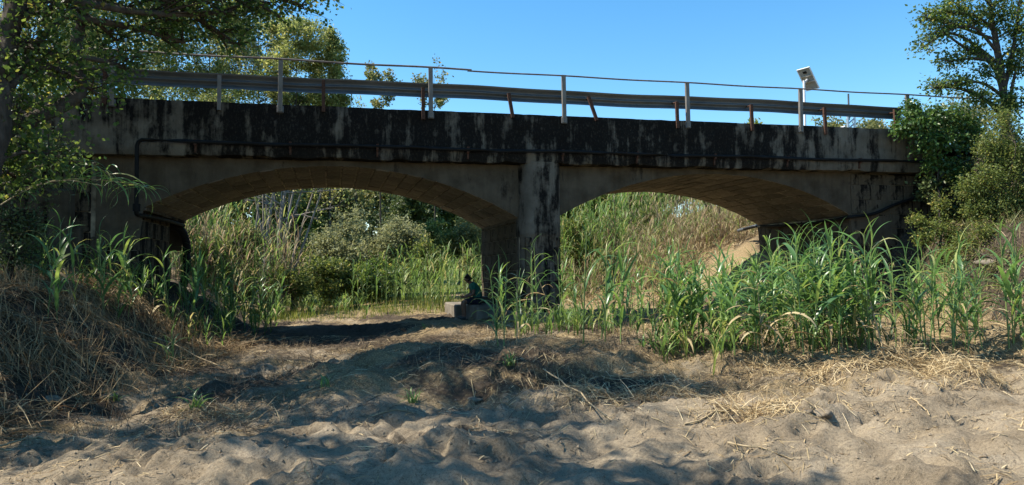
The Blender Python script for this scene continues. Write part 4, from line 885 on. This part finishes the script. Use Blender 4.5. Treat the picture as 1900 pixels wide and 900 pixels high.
def reed_patch(u0, u1, v0, v1, n, h0, h1, label, group, seed, nleaf=(9, 13), clump=0.0, **kw):
    r = np.random.default_rng(seed); cu = r.uniform(u0, u1, max(2, n//6)); S = []
    for k in range(n):
        u = r.uniform(u0, u1) if r.uniform() > clump else np.clip(cu[r.integers(len(cu))]+r.normal(0, 9), u0, u1)
        v = r.uniform(v0, v1); S.append((u, v, r.uniform(h0, h1)))
    S = np.array(S); special = {}
    if n > 4:
        for word, k in (('leftmost', np.argmin(S[:, 0])), ('rightmost', np.argmax(S[:, 0])), ('tallest', np.argmax(S[:, 2])), ('shortest', np.argmin(S[:, 2])), ('foremost', np.argmax(S[:, 1])), ('hindmost', np.argmin(S[:, 1]))):
            special.setdefault(int(k), word)
    mu, mv, mh = np.median(S, axis=0)
    for k, (u, v, h) in enumerate(S):
        x, y, z = on_ground(u, v)
        w = special.get(k) or (('tall' if h > mh else 'low')+(' front-row' if v > mv else ' back-row') if n > 8 else 'green')
        if n > 28 and k not in special: w += ' left-side' if u < mu else ' right-side'
        reed(x, y, h, label.replace('green', w, 1).replace('tall low', 'low').replace('tall tall', 'tall'), group, r, int(r.integers(*nleaf)), **kw)
reed_patch(60, 320, 552, 605, 20, .7, 1.4, 'green reed on the shaded left bank before the abutment', 'reeds on the left bank', 1, (7, 10), .4, leafscale=1.15)
reed_patch(345, 520, 560, 612, 30, 1.0, 1.75, 'green reed in the shaded stand at the left arch foot', 'reeds at the left arch foot', 2, (9, 13), .3)
reed_patch(305, 335, 680, 695, 3, .45, .7, 'short young reed alone on the left sand slope', 'young reeds on the sand slope', 3, (6, 8), leafscale=.8)
reed_patch(915, 968, 606, 648, 8, .9, 1.5, 'green reed in front of the pier, right of the seated person', 'reeds left of the pier', 4, (9, 12), .3)
reed_patch(984, 1052, 598, 622, 9, 1.2, 1.85, 'green reed growing against the right side of the pier', 'reeds right of the pier', 5, (9, 13), .3)
reed_patch(1052, 1250, 594, 640, 30, .9, 1.95, 'green reed in the loose stand right of the pier', 'reeds in the loose stand', 6, (9, 13), .5)
reed_patch(1235, 1440, 608, 664, 54, .8, 1.6, 'green reed in the left half of the dense sunlit stand', 'reeds in the dense stand, left half', 7, (15, 19), .2, leafscale=1.08)
reed_patch(1430, 1625, 604, 666, 54, .8, 1.8, 'green reed in the right half of the dense sunlit stand', 'reeds in the dense stand, right half', 8, (15, 19), .2, leafscale=1.08)
reed_patch(1615, 1760, 602, 662, 22, .8, 1.6, 'green reed in the gap between the dense stand and the right edge', 'reeds between dense stand and right edge', 9, (9, 13), .4)
reed_patch(1745, 1915, 600, 664, 28, .9, 1.75, 'green reed at the right edge before the bank', 'reeds at the right edge', 10, (9, 13), .4)
# reeds beyond the bridge: stems told apart, their leaves joined
_BT = {}
def blade_t(r, segs, w):
    key = (segs, w)
    if key not in _BT:
        q = np.random.default_rng(5); _BT[key] = [blade(1.0, q.uniform(*w), math.radians(q.uniform(50, 80)), math.radians(q.uniform(30, 140)), segs, .12) for _ in range(30)]
    return _BT[key][r.integers(30)]
def reed_simple(mb, x, y, z, h, r, nleaf=11, segs=4, w=(.06, .09), lscale=1.0, sides=3, lean=.06):
    d = np.array([r.normal(0, lean), r.normal(0, lean)]); t = np.linspace(0, 1, 5)
    pts = np.stack([x+d[0]*h*t**2, y+d[1]*h*t**2, z+h*t], -1); tint = r.uniform(.1, .9)
    tube(mb, pts, np.linspace(.010, .004, 5), sides, tint*.6, cap=False)
    for j in range(nleaf):
        q = .2+.8*(j+r.uniform(-.3, .3))/(nleaf-1); q = min(max(q, .1), 1); i0 = min(int(q*4), 3); fr = q*4-i0
        p = pts[i0]*(1-fr)+pts[i0+1]*fr; ph = r.uniform(0, 6.28); ln = lscale*r.uniform(.32, .62)
        v, f = blade_t(r, segs, w); v = v*ln
        c, s = math.cos(ph), math.sin(ph); R_ = np.array([[c, -s, 0], [s, c, 0], [0, 0, 1]])
        mb.add(v@R_.T+p, f, np.clip(tint+r.normal(0, .18), 0, 1))
r = np.random.default_rng(77)
for k in range(40):
    u = 888-248*r.uniform()**1.5; v = r.uniform(562, 582)+(u-640)/250*-8
    x, y, z = on_ground(u, v); y = min(max(y, 23.4), 29); 
    d = ray(u, v); x = d[0]*(y/d[1]); z = gz(x, y)
    root = empty('giant_reed', (x, y, z), label='sunlit green reed '+('at the left end of the row' if u < 760 else 'in the middle of the row' if u < 825 else 'at the right end of the row')+' behind the seated person', cat='reed', group='reeds behind the seated person')
    q = MB(); tube(q, np.stack([np.zeros(4), np.zeros(4), np.linspace(0, 1.7, 4)], -1), [.011, .010, .008, .004], 5); link('stem', q.mesh('stem', 'reedstem'), root)
    q = MB(); reed_simple(q, 0, 0, 0, r.uniform(1.5, 2.35), r, 12, 5); link('foliage', q.mesh('foliage', 'reedbed'), root)

def bed(name, label, areas, mat, n, hr_, seed, nleaf=10, lscale=1.0, lean=.06, w=(.06, .09), segs=3):
    """a mass of reeds nobody could count: areas in world x, y"""
    r = np.random.default_rng(seed); mb = MB()
    ar = np.array(areas)[r.integers(0, len(areas), n)]; X_ = r.uniform(ar[:, 0], ar[:, 1]); Y_ = r.uniform(ar[:, 2], ar[:, 3]); Z_ = ground_h(X_, Y_)
    for x, y, z in zip(X_, Y_, Z_):
        reed_simple(mb, x, y, z-.05, r.uniform(*hr_), r, nleaf, segs, w, lscale, 3, lean)
    return link(name, mb.mesh(name, mat), label=label, kind='stuff')
bed('reed_bed', 'bright green reeds massed behind the pier', [(2.8, 5.2, 24.3, 27), (5.5, 8.5, 24, 29)], 'reedbed', 75, (1.2, 2.3), 201, 11)
bed('reed_bed', 'green cane thicket on the far right slope', [(8.5, 17, 31, 36), (9, 13, 29, 32), (13, 20, 33, 38)], 'reedbed', 260, (2.6, 4.2), 202, 13, 1.2, .09)
bed('dry_cane_thicket', 'dry straw-coloured canes massed on the far right slope', [(12, 20, 30, 34), (14, 19, 27.5, 31), (9.5, 13, 30, 32)], 'drycane', 280, (1.6, 3.4), 203, 7, .9, .13)
bed('dry_cane_thicket', 'tall dry and green canes massed beyond the left arch', [(-7.5, -2.2, 25, 30), (-5, -1.2, 27, 31)], 'drycane', 190, (1.6, 3.6), 204, 11, 1.1, .12)
bed('reed_bed', 'green reeds mixed into the dry canes beyond the left arch', [(-7.0, -1.8, 25.5, 31)], 'reedbed', 110, (1.8, 4.0), 205, 12, 1.2, .10)
bed('reed_bed', 'low green reeds and grass along the far track', [(-2.4, 1.2, 25, 34), (-1.5, 4, 30, 38)], 'reedbed', 130, (.2, .7), 206, 9, .9, .15)
bed('weeds', 'low green weeds at the left abutment foot', [(-6.5, -2.0, 15.2, 17.2), (-3.8, -1.5, 18, 23)], 'reedbed', 120, (.3, .9), 207, 8, .8, .15)

bed('dry_cane_thicket', 'short dry canes and stubble over the far right slope', [(8.5, 16, 24.5, 30), (11, 18, 24, 31), (11.5, 15.5, 23.8, 27.5)], 'drycane', 700, (.4, 1.9), 208, 7, .9, .25)
bed('reed_bed', 'green tufts growing among the dry stubble of the far slope', [(8.5, 12, 25, 31), (12, 17, 26, 31)], 'reedbed', 170, (.4, 1.6), 209, 9, .9, .15)
bed('low_reeds', 'low leafy shoots at the feet of the front reeds', [(4.9, 8.9, 8.9, 12), (4.9, 8.5, 9.0, 11), (3.5, 5.5, 12.5, 15)], 'reedbed', 150, (.2, .65), 210, 8, .75, .15)
# ------------------------------------------------------------------ leaning canes with drooping plumes at the left
def leaning_cane(pts, label, seed, n=26, ln=.42):
    p0 = np.array(pts[0])+np.array([-.9, -.15, -.9]); p0[2] = gz(p0[0], p0[1])-.03; pts = [p0]+list(pts)     # rooted on the bank, left of the frame
    r = np.random.default_rng(seed); p = spline(pts, 24); root = empty('leaning_reed', tuple(p[0]), label=label, cat='reed', group='reeds leaning in from the left')
    q = MB(); tube(q, p-p[0], np.linspace(.012, .004, 24), 5); link('stem', q.mesh('stem', 'cane'), root)
    for k in range(n):
        t = .42+.58*(k+r.uniform(0, 1))/n; i0 = min(int(t*23), 22); fr = t*23-i0; pos = p[i0]*(1-fr)+p[i0+1]*fr-p[0]
        o = link('leaf', LEAF_ME[r.integers(0, 12)], root); o.location = pos; l = ln*r.uniform(.6, 1.2); o.scale = (l, l*.7, l)
        o.rotation_euler = (r.normal(0, .3), r.uniform(.5, 1.5), r.uniform(-1.2, 1.2)+(math.pi if r.uniform() < .35 else 0))
leaning_cane([at(-60, 400, 11), at(60, 345, 11.2), at(150, 332, 11.4), at(235, 340, 11.6), at(290, 352, 11.7)], 'long reed leaning from the left across the abutment, drooping leaf tips', 1, 34, .55)
leaning_cane([at(-60, 385, 11.3), at(40, 320, 11.4), at(110, 300, 11.5), at(170, 305, 11.6), at(215, 335, 11.7)], 'shorter arched reed just above the long leaning one', 2, 40, .55)
leaning_cane([at(-60, 420, 10.9), at(50, 352, 11.0), at(120, 335, 11.1), at(190, 345, 11.2)], 'pale dry leaning reed under the arched one at left', 3, 12, .35)

# ------------------------------------------------------------------ dry litter, canes, small plants, clods
def strip(mb, P, A, ln, w, tint, sag=.0):
    n = len(P); A = nrm(A); side = nrm(np.cross(A, np.array([0, 0, 1.0])+rng.normal(0, .4, (n, 3)))); w = np.broadcast_to(w, (n,))[:, None]; ln = ln[:, None]
    a, b_, c = P, P+A*ln*.5+np.array([0, 0, 1.0])*ln*sag, P+A*ln
    v = np.stack([a-side*w*.5, a+side*w*.5, b_-side*w*.5, b_+side*w*.5, c-side*w*.2, c+side*w*.2], 1).reshape(-1, 3)
    k = np.arange(n)[:, None]*6
    mb.add(v, np.concatenate([k+np.array([[0, 1, 3, 2]]), k+np.array([[2, 3, 5, 4]])]), np.repeat(tint, 6))
def scatter(n, dens, x0, x1, y0, y1, seed):
    r = np.random.default_rng(seed); out = []
    while sum(len(o) for o in out) < n:
        x = r.uniform(x0, x1, n*2); y = r.uniform(y0, y1, n*2); d = dens(x, y); k = r.uniform(size=n*2) < d; out.append(np.stack([x[k], y[k]], -1))
    return np.concatenate(out)[:n], r
def litter_obj(name, label, n, dens, box_, lr, wr, mat, seed, lift=(0, .02), tilt=.12, tint=(0, 1), sag=.02):
    p, r = scatter(n, dens, *box_, seed); z = ground_h(p[:, 0], p[:, 1]); th = r.uniform(0, 6.28, n)
    lift_ = r.uniform(*lift, n) if not callable(lift) else lift(p[:, 0], p[:, 1])*r.uniform(0, 1, n)
    ln = r.uniform(*lr, n)*r.uniform(.5, 1, n); A = np.stack([np.cos(th), np.sin(th), r.normal(0, tilt, n)], -1)
    e = ground_h(p[:, 0]+A[:, 0]*ln, p[:, 1]+A[:, 1]*ln); A[:, 2] += (e-z)/ln
    mb = MB(); strip(mb, np.column_stack([p, z+.004+lift_]), A, ln, r.uniform(*wr, n), np.clip(r.uniform(*tint, n), 0, 1), sag)
    return link(name, mb.mesh(name, mat, False), label=label, kind='stuff')
def g2(x, y, cx, cy2, sx, sy2): return np.exp(-((x-cx)/sx)**2-((y-cy2)/sy2)**2)
hp = [on_ground(u, v)[:2] for u, v in ((1780, 690), (1690, 685), (1450, 680), (1235, 735), (1120, 735), (1400, 770), (1530, 700), (380, 765))]
litter_obj('straw_litter', 'yellow straw strewn over the terrace under the reeds', 30000, lambda x, y: np.clip(.25+.9*fbm(x, y, 1.2, 3, 301)+.4*sst(x, 5, 8), .02, 1)*sst(y-(8.8-.1*(x-2)), -.3, .6)*(.35+.65*sst(x, .5, 3.5)), (-1.5, 15, 7.4, 18), (.10, .45), (.004, .010), 'straw', 301)
litter_obj('straw_litter', 'thin straw and twigs scattered on the sand', 12000, lambda x, y: np.clip(.14+1.1*fbm(x, y, .9, 3, 311), .01, 1)*(.3+.7*sst(y, 5.0, 8.2)), (-4, 11, 4.3, 13), (.04, .28), (.003, .008), 'twigs', 302)
litter_obj('straw_litter', 'broken straw pieces scattered on the near sand', 4500, lambda x, y: np.clip(.12+1.2*fbm(x, y, .7, 3, 381), .02, 1), (-3.5, 10, 4.2, 9), (.03, .20), (.004, .010), 'straw', 307)
litter_obj('straw_heap', 'heaps of matted straw along the small sand scarp', 7000, lambda x, y: np.clip(sum(g2(x, y, hx, hy, .6 if k < 2 else .5, .30) for k, (hx, hy) in enumerate(hp)), 0, 1), (-2, 11, 5.5, 10.5), (.10, .42), (.004, .009), 'straw', 303,
           lift=lambda x, y: .30*np.clip(sum((1.0 if k < 2 else .18)*g2(x, y, hx, hy, .5, .25) for k, (hx, hy) in enumerate(hp)), 0, 1), tilt=.35, sag=.05)
def bankd(x, y):
    xb = np.interp(y, [0, 6, 9, 12, 17, 23], [-4.2, -4.0, -3.3, -2.5, -1.6, -1.9]); return sst(xb-x, -.5, .4)
litter_obj('dry_reed_litter', 'matted dry reeds covering the left bank', 24000, lambda x, y: np.clip(.35+1.0*fbm(x, y, 1.1, 3, 321), 0.02, 1)*bankd(x, y), (-8, -1.2, 8.0, 17), (.15, .85), (.004, .014), 'straw', 304, lift=(0, .12), tilt=.18, tint=(-.45, .55), sag=.06)  # lowered tint range puts the bank's shade into the straw colour
litter_obj('dark_twigs', 'dark dead twigs and roots over the shaded ground', 18000, lambda x, y: np.clip(.2+1.0*fbm(x, y, .8, 3, 331), 0.01, 1)*sst(y, 7.2, 9), (-4, 6, 7, 16), (.08, .4), (.003, .008), 'twigs', 305, lift=(0, .05), tilt=.3, tint=(0, .5))
litter_obj('straw_litter', 'orange-brown dead reed leaves on the far right slope', 6000, lambda x, y: np.clip(.5+fbm(x, y, 1.5, 3, 341), 0, 1), (8.5, 19, 23.5, 32), (.2, .7), (.008, .02), 'straw', 306, lift=(0, .15), tilt=.3)
def standing(name, label, n, dens, box_, hr_, w, mat, seed, spread=.35, tint=(0, 1)):
    p, r = scatter(n, dens, *box_, seed); z = ground_h(p[:, 0], p[:, 1])
    A = np.stack([r.normal(0, spread, n), r.normal(0, spread, n), np.ones(n)], -1); mb = MB()
    strip(mb, np.column_stack([p, z-.01]), A, r.uniform(*hr_, n), w, r.uniform(*tint, n), .0)
    return link(name, mb.mesh(name, mat, False), label=label, kind='stuff')
standing('green_grass', 'bright green grass along the far track beyond the left arch', 4500, lambda x, y: np.clip(.4+.9*fbm(x, y, 1.5, 3, 351), .02, 1), (-3, 5, 23.5, 36), (.1, .38), .014, 'grassblade', 311)
standing('dry_grass', 'thin dry grass stalks on the shaded ground', 1500, lambda x, y: np.clip(-.05+1.2*fbm(x, y, .9, 3, 361), 0.0, 1)*sst(y, 7.5, 9), (-4.5, 8, 7, 16), (.08, .35), .005, 'twigs', 312, .4)
standing('dry_grass', 'dry grass standing on the left bank', 3500, lambda x, y: np.clip(.3+1.0*fbm(x, y, .8, 3, 371), 0.0, 1)*bankd(x, y), (-8, -1.2, 8.5, 17), (.15, .6), .007, 'straw', 313, .6, (0, .7))

CG = 'single dry canes lying on the sand'
def lying_cane(u0, v0, u1, v1, rad, label, lift=.03, seed=0, mat='cane'):
    a = np.array(on_ground(u0, v0)); b_ = np.array(on_ground(u1, v1)); r = np.random.default_rng(seed); n = 9
    t = np.linspace(0, 1, n)[:, None]; p = a+(b_-a)*t; p[:, 2] = np.maximum(p[:, 2], ground_h(p[:, 0], p[:, 1]))+rad+.004
    p[:, 2] = np.maximum(p[:, 2], (a[2]+(b_[2]-a[2])*t[:, 0])+lift*np.sin(np.pi*t[:, 0])); L_ = np.linalg.norm(b_-a); p[1:-1, :2] += r.normal(0, .012*L_, (n-2, 2))
    root = empty('dry_cane', tuple(p[0]), label=label, cat='cane', group=CG)
    q = MB(); tube(q, p-p[0], np.linspace(rad, rad*.6, n), 6); link('stalk', q.mesh('stalk', mat), root)
    for k in range(1, n-1, 2):
        q = MB(); tube(q, [p[k]-p[0]-(p[k+1]-p[k])*.03, p[k]-p[0]+(p[k+1]-p[k])*.03], rad*1.25, 6); link('node_ring', q.mesh('node_ring', mat), root)
for k, a in enumerate(((1008, 690, 1165, 806, .011, 'long pale cane lying diagonally on the sand below the pier'), (1350, 828, 1470, 856, .010, 'dry cane on the sunlit sand at the lower right'), (1690, 740, 1725, 775, .010, 'short cane on the sunlit sand below the straw heap'),
      (1270, 790, 1420, 762, .009, 'thin cane lying beside the dark clod'), (690, 778, 775, 772, .009, 'short cane on the sand left of the diagonal one'), (1205, 655, 1300, 618, .010, 'cane slanting out of the left end of the dense reeds'),
      (0, 835, 80, 818, .009, 'cane at the lower left edge'), (1095, 705, 1180, 712, .008, 'cane stub crossing the long diagonal one'), (1480, 720, 1540, 690, .010, 'pale cane stub before the dense reeds'), (870, 830, 900, 770, .006, 'thin stalk on the sand at the bottom centre'),
      (230, 605, 420, 690, .011, 'long dry cane fallen down the left bank'), (60, 600, 300, 640, .011, 'long dry cane lying across the left bank'), (330, 620, 500, 600, .010, 'dry cane lying under the left arch reeds'), (1840, 820, 1895, 840, .007, 'thin stalk at the lower right edge'), (560, 730, 660, 700, .007, 'thin stalk on the shaded sand left of centre'))):
    lying_cane(*a, lift=.03, seed=k)
def low_plant(u, v, rad, n, label, seed, mat='reed', kind='herb'):
    x, y, z = on_ground(u, v); r = np.random.default_rng(seed); root = empty(kind, (x, y, z), label=label, cat='plant', group='small plants on the sand')
    for k in range(n):
        o = link('leaf', LEAF_ME[r.integers(0, 12)], root); l = rad*r.uniform(.6, 1.15); o.scale = (l, l*1.1, l); o.rotation_euler = (r.normal(0, .2), r.normal(-.1, .3), r.uniform(0, 6.28)); o.location = (r.normal(0, rad*.12), r.normal(0, rad*.12), 0)
low_plant(945, 684, .24, 26, 'dark green low rosette plant on the sand in the centre', 1)
low_plant(768, 748, .26, 22, 'dull green low plant on the shaded sand left of centre', 2)
low_plant(792, 612, .22, 14, 'small green tuft on the track edge before the seated person', 3)
low_plant(925, 612, .26, 16, 'green tuft at the foot of the reeds left of the pier', 4)
low_plant(362, 762, .30, 16, 'dry green tuft on the sand at the left', 5)
low_plant(215, 745, .22, 14, 'small weed at the foot of the left bank', 6)
low_plant(605, 720, .24, 9, 'thin tuft on the shaded sand', 7)
low_plant(1195, 645, .26, 14, 'green tuft before the loose reed stand', 8)
def clod(u, v, s, label, seed, mat='clod', name='sand_clod', cat='clod'):
    x, y, z = on_ground(u, v); r = np.random.default_rng(seed); bm = bmesh.new(); bmesh.ops.create_icosphere(bm, subdivisions=3, radius=1)
    P = np.array([w.co[:] for w in bm.verts]); d = 1+.5*fbm(P[:, 0]*1.2+P[:, 2], P[:, 1]*1.2+seed*3, .8, 5, seed, .65)
    for w, k in zip(bm.verts, d): w.co = Vector((w.co.x*s*k*1.25, w.co.y*s*k, w.co.z*s*k*.5))
    f = np.array([[w.index for w in q.verts] for q in bm.faces]); v_ = np.array([w.co[:] for w in bm.verts]); bm.free()
    q = MB(); q.add(v_, f); o = link(name, q.mesh(name, mat), label=label, cat=cat, group='clods and stones on the ground'); o.location = (x, y, z+s*(-.2 if mat == 'clod' else -.3)); o.rotation_euler = (0, 0, r.uniform(0, 6))
for k, a in enumerate(((1525, 768, .10, 'big dark clod on the sunlit sand'), (1495, 762, .06, 'clod beside the big dark one'), (140, 690, .12, 'dark stone at the left bank foot'), (200, 735, .09, 'stone in the shade at the left, near the weed'), (1245, 740, .10, 'brown root clump below the dense reeds'),
      (450, 800, .05, 'pebble on the sand at the lower left'), (880, 740, .07, 'clod under the little scarp'), (1380, 760, .07, 'clod beside the thin cane'), (95, 740, .10, 'dark stone by the left edge'), (1880, 735, .05, 'pebble at the right edge'))):
    clod(*a, k)
for k, (u, v, s) in enumerate(((1790, 480, .15), (1832, 488, .19))):
    clod(u, v, s, ('pale rock in the right bank, nearest the wing wall', 'largest pale rock in the right bank', 'pale rock in the right bank below the bright bush', 'low pale rock at the bank foot', 'pale rock at the right edge')[k], 40+k, 'rock', 'bank_rock', 'rock')
# small crumbs of earth and pebbles on the sand
def crumbs(name, label, n, dens, box_, sr, mat, seed):
    p, r = scatter(n, dens, *box_, seed); z = ground_h(p[:, 0], p[:, 1]); mb = MB()
    base = np.array([[1, 0, 0], [-1, 0, 0], [0, 1, 0], [0, -1, 0], [0, 0, 1], [0, 0, -1.]]); f0 = np.array([[0, 2, 4], [2, 1, 4], [1, 3, 4], [3, 0, 4], [2, 0, 5], [1, 2, 5], [3, 1, 5], [0, 3, 5]])
    s = (r.uniform(0, 1, n)**3)*(sr[1]-sr[0])+sr[0]
    V = base[None]*s[:, None, None]*r.uniform(.55, 1.3, (n, 6, 1))+np.column_stack([p, z+s*.3])[:, None, :]
    mb.add(V.reshape(-1, 3), (np.arange(n)[:, None, None]*6+f0[None]).reshape(-1, 3), np.repeat(r.uniform(0, 1, n), 6))
    return link(name, mb.mesh(name, mat, False), label=label, kind='stuff')
crumbs('earth_crumbs', 'small crumbs of dark earth strewn over the sand', 7500, lambda x, y: np.clip(.15+1.1*fbm(x, y, .8, 3, 401), .02, 1), (-4.5, 11, 4.2, 12), (.003, .020), 'clod', 401)
crumbs('pebbles', 'pale pebbles strewn over the sand', 4000, lambda x, y: np.clip(.15+1.1*fbm(x, y, .9, 3, 411), .02, 1), (-4.5, 11, 4.2, 12), (.003, .013), 'rock', 402)
# ground cover on the right bank
standing('bank_grass', 'dry and green grass covering the right bank', 4500, lambda x, y: np.clip(.5+.9*fbm(x, y, .9, 3, 421), .02, 1)*sst(x-14.0, -.2, .8), (13.5, 20, 10, 16.9), (.12, .5), .012, 'leaf_gum', 421, .7)
litter_obj('straw_litter', 'dead stalks and leaves over the right bank', 3500, lambda x, y: np.clip(.5+.9*fbm(x, y, .9, 3, 431), .02, 1)*sst(x-13.6, -.2, .8), (13, 20, 9.5, 16.9), (.12, .6), (.006, .014), 'twigs', 432, lift=(0, .12), tilt=.3)

# ------------------------------------------------------------------ the seated person
JOBS = []
def skin_part(name, verts, edges, radii, mat, root=0, sub=2, parent=None):
    """queue a limb chain; all chains are grown to smooth surfaces together in grow_skins()"""
    me = bpy.data.meshes.new(name); me.from_pydata([tuple(v) for v in verts], edges, [])
    o = bpy.data.objects.new(name+'_build', me); COL.objects.link(o)
    o.modifiers.new('skin', 'SKIN'); ss = o.modifiers.new('sub', 'SUBSURF'); ss.levels = sub; ss.render_levels = sub
    for k, sv in enumerate(me.skin_vertices[0].data):
        rr = radii[k]; sv.radius = rr if isinstance(rr, tuple) else (rr, rr); sv.use_root = (k == root)
    JOBS.append((o, name, mat, parent))
def grow_skins():
    dg = bpy.context.evaluated_depsgraph_get(); dg.update(); made = []; body = None
    for o, name, mat, parent in JOBS:
        out = bpy.data.meshes.new_from_object(o.evaluated_get(dg)); out.name = name; out.materials.clear(); out.materials.append(M[mat])
        out.polygons.foreach_set('use_smooth', np.ones(len(out.polygons), bool)); made.append((out, name, parent))
    for o, *_ in JOBS: bpy.data.objects.remove(o)
    for me, name, parent in made:
        q = link(name, me, body if parent == 'body' else parent)
        if name == 'body': body = q
PY, SZ = 20.55, .585; GZ0 = gz(3.62, PY)
per = empty('person', (4.0, PY, SZ), label='person in teal green T-shirt and dark shorts sitting by the pier, reading a phone', cat='person')
off = np.array([4.0, PY, SZ]); B = lambda x, y, z: np.array([x, PY+y, z])-off
V = [B(4.10, 0, .70), B(4.13, 0, .86), B(4.07, 0, 1.02), B(3.99, 0, 1.15), B(3.92, 0, 1.215), B(3.86, 0, 1.255), B(3.825, 0, 1.32), B(3.80, 0, 1.37)]
E_ = [(k, k+1) for k in range(7)]; R_ = [(.15, .125), (.145, .12), (.155, .12), (.13, .10), .055, .058, (.09, .10), .078]
def add(p, r, par):
    V.append(p); R_.append(r); E_.append((par, len(V)-1)); return len(V)-1
hands = []
for s in (-1, 1):
    sh = add(B(3.985, .17*s, 1.13), .062, 3); el = add(B(3.96, .225*s, .88), .046, sh); wr = add(B(3.755, .10*s, .80), .030, el); hands.append((wr, s))
    add(B(3.69, .055*s, .805), .028, wr)
    hp_ = add(B(4.08, .095*s, .675), .095, 0); kn = add(B(3.70, .125*s, .665), .062, hp_); cf = add(B(3.715, .125*s, .46), .058, kn); an = add(B(3.73, .12*s, GZ0+.09), .038, cf); add(B(3.58, .13*s, GZ0+.045), .035, an)
skin_part('body', V, E_, R_, 'skin', 0, parent=per)
for (wr, s) in hands:
    for k in range(5):
        if k < 4: fv = [B(3.70, .06*s+(.012*k-.018)*1, .80+.012*k-.015), B(3.655, .035*s, .80+.018*k-.02), B(3.63, .008*s, .795+.020*k-.02), B(3.635, -.012*s, .80+.020*k-.015)]
        else: fv = [B(3.715, .06*s, .83), B(3.685, .035*s, .855), B(3.66, .015*s, .862), B(3.645, .006*s, .862)]
        skin_part('finger', fv, [(0, 1), (1, 2), (2, 3)], [.010, .009, .0085, .007], 'skin', 0, 1, parent='body')
shv = [B(4.11, 0, .69), B(4.135, 0, .86), B(4.075, 0, 1.02), B(3.99, 0, 1.15), B(3.935, 0, 1.205)]; she = [(0, 1), (1, 2), (2, 3), (3, 4)]; shr = [(.185, .165), (.18, .16), (.19, .158), (.165, .13), .075]
for s in (-1, 1): shv += [B(3.985, .175*s, 1.13), B(3.965, .215*s, .98)]; n_ = len(shv); she += [(3, n_-2), (n_-2, n_-1)]; shr += [.09, .075]
skin_part('t_shirt', shv, she, shr, 'shirt', parent=per)
sv = [B(4.11, 0, .69)]; se = []; sr = [(.162, .125)]
for s in (-1, 1): sv += [B(4.06, .10*s, .675), B(3.90, .118*s, .672), B(3.74, .127*s, .668)]; n_ = len(sv); se += [(0, n_-3), (n_-3, n_-2), (n_-2, n_-1)]; sr += [.107, .095, .082]
skin_part('shorts', sv, se, sr, 'shorts', parent=per)
skin_part('hair', [B(3.905, 0, 1.29), B(3.865, 0, 1.365), B(3.815, 0, 1.405), B(3.765, 0, 1.395)], [(0, 1), (1, 2), (2, 3)], [.066, (.095, .08), (.098, .07), .056], 'hair', 1, parent=per)
skin_part('nose', [B(3.75, 0, 1.335), B(3.728, 0, 1.315), B(3.737, 0, 1.303)], [(0, 1), (1, 2)], [.012, .016, .012], 'skin', 0, 1, parent=per)
for s in (-1, 1):
    skin_part('ear', [B(3.835, .078*s, 1.33), B(3.838, .085*s, 1.31), B(3.83, .08*s, 1.295)], [(0, 1), (1, 2)], [.014, .018, .012], 'skin', 0, 1, parent=per)
    skin_part('shoe', [B(3.755, .12*s, GZ0+.05), B(3.68, .125*s, GZ0+.05), B(3.56, .132*s, GZ0+.04)], [(0, 1), (1, 2)], [.05, (.048, .055), (.04, .045)], 'shoe', 1, parent=per)
grow_skins()
ph = MB(); box(ph, -.037, .037, -.004, .004, -.075, .075, ch=.003); po = link('mobile_phone', ph.mesh('mobile_phone', 'phone', False), label='black mobile phone held in the hands of the seated person', cat='phone')
po.location = (3.635, PY, .835); po.rotation_euler = (0, 0, math.pi/2); po.rotation_euler = (math.radians(-50), 0, math.pi/2)
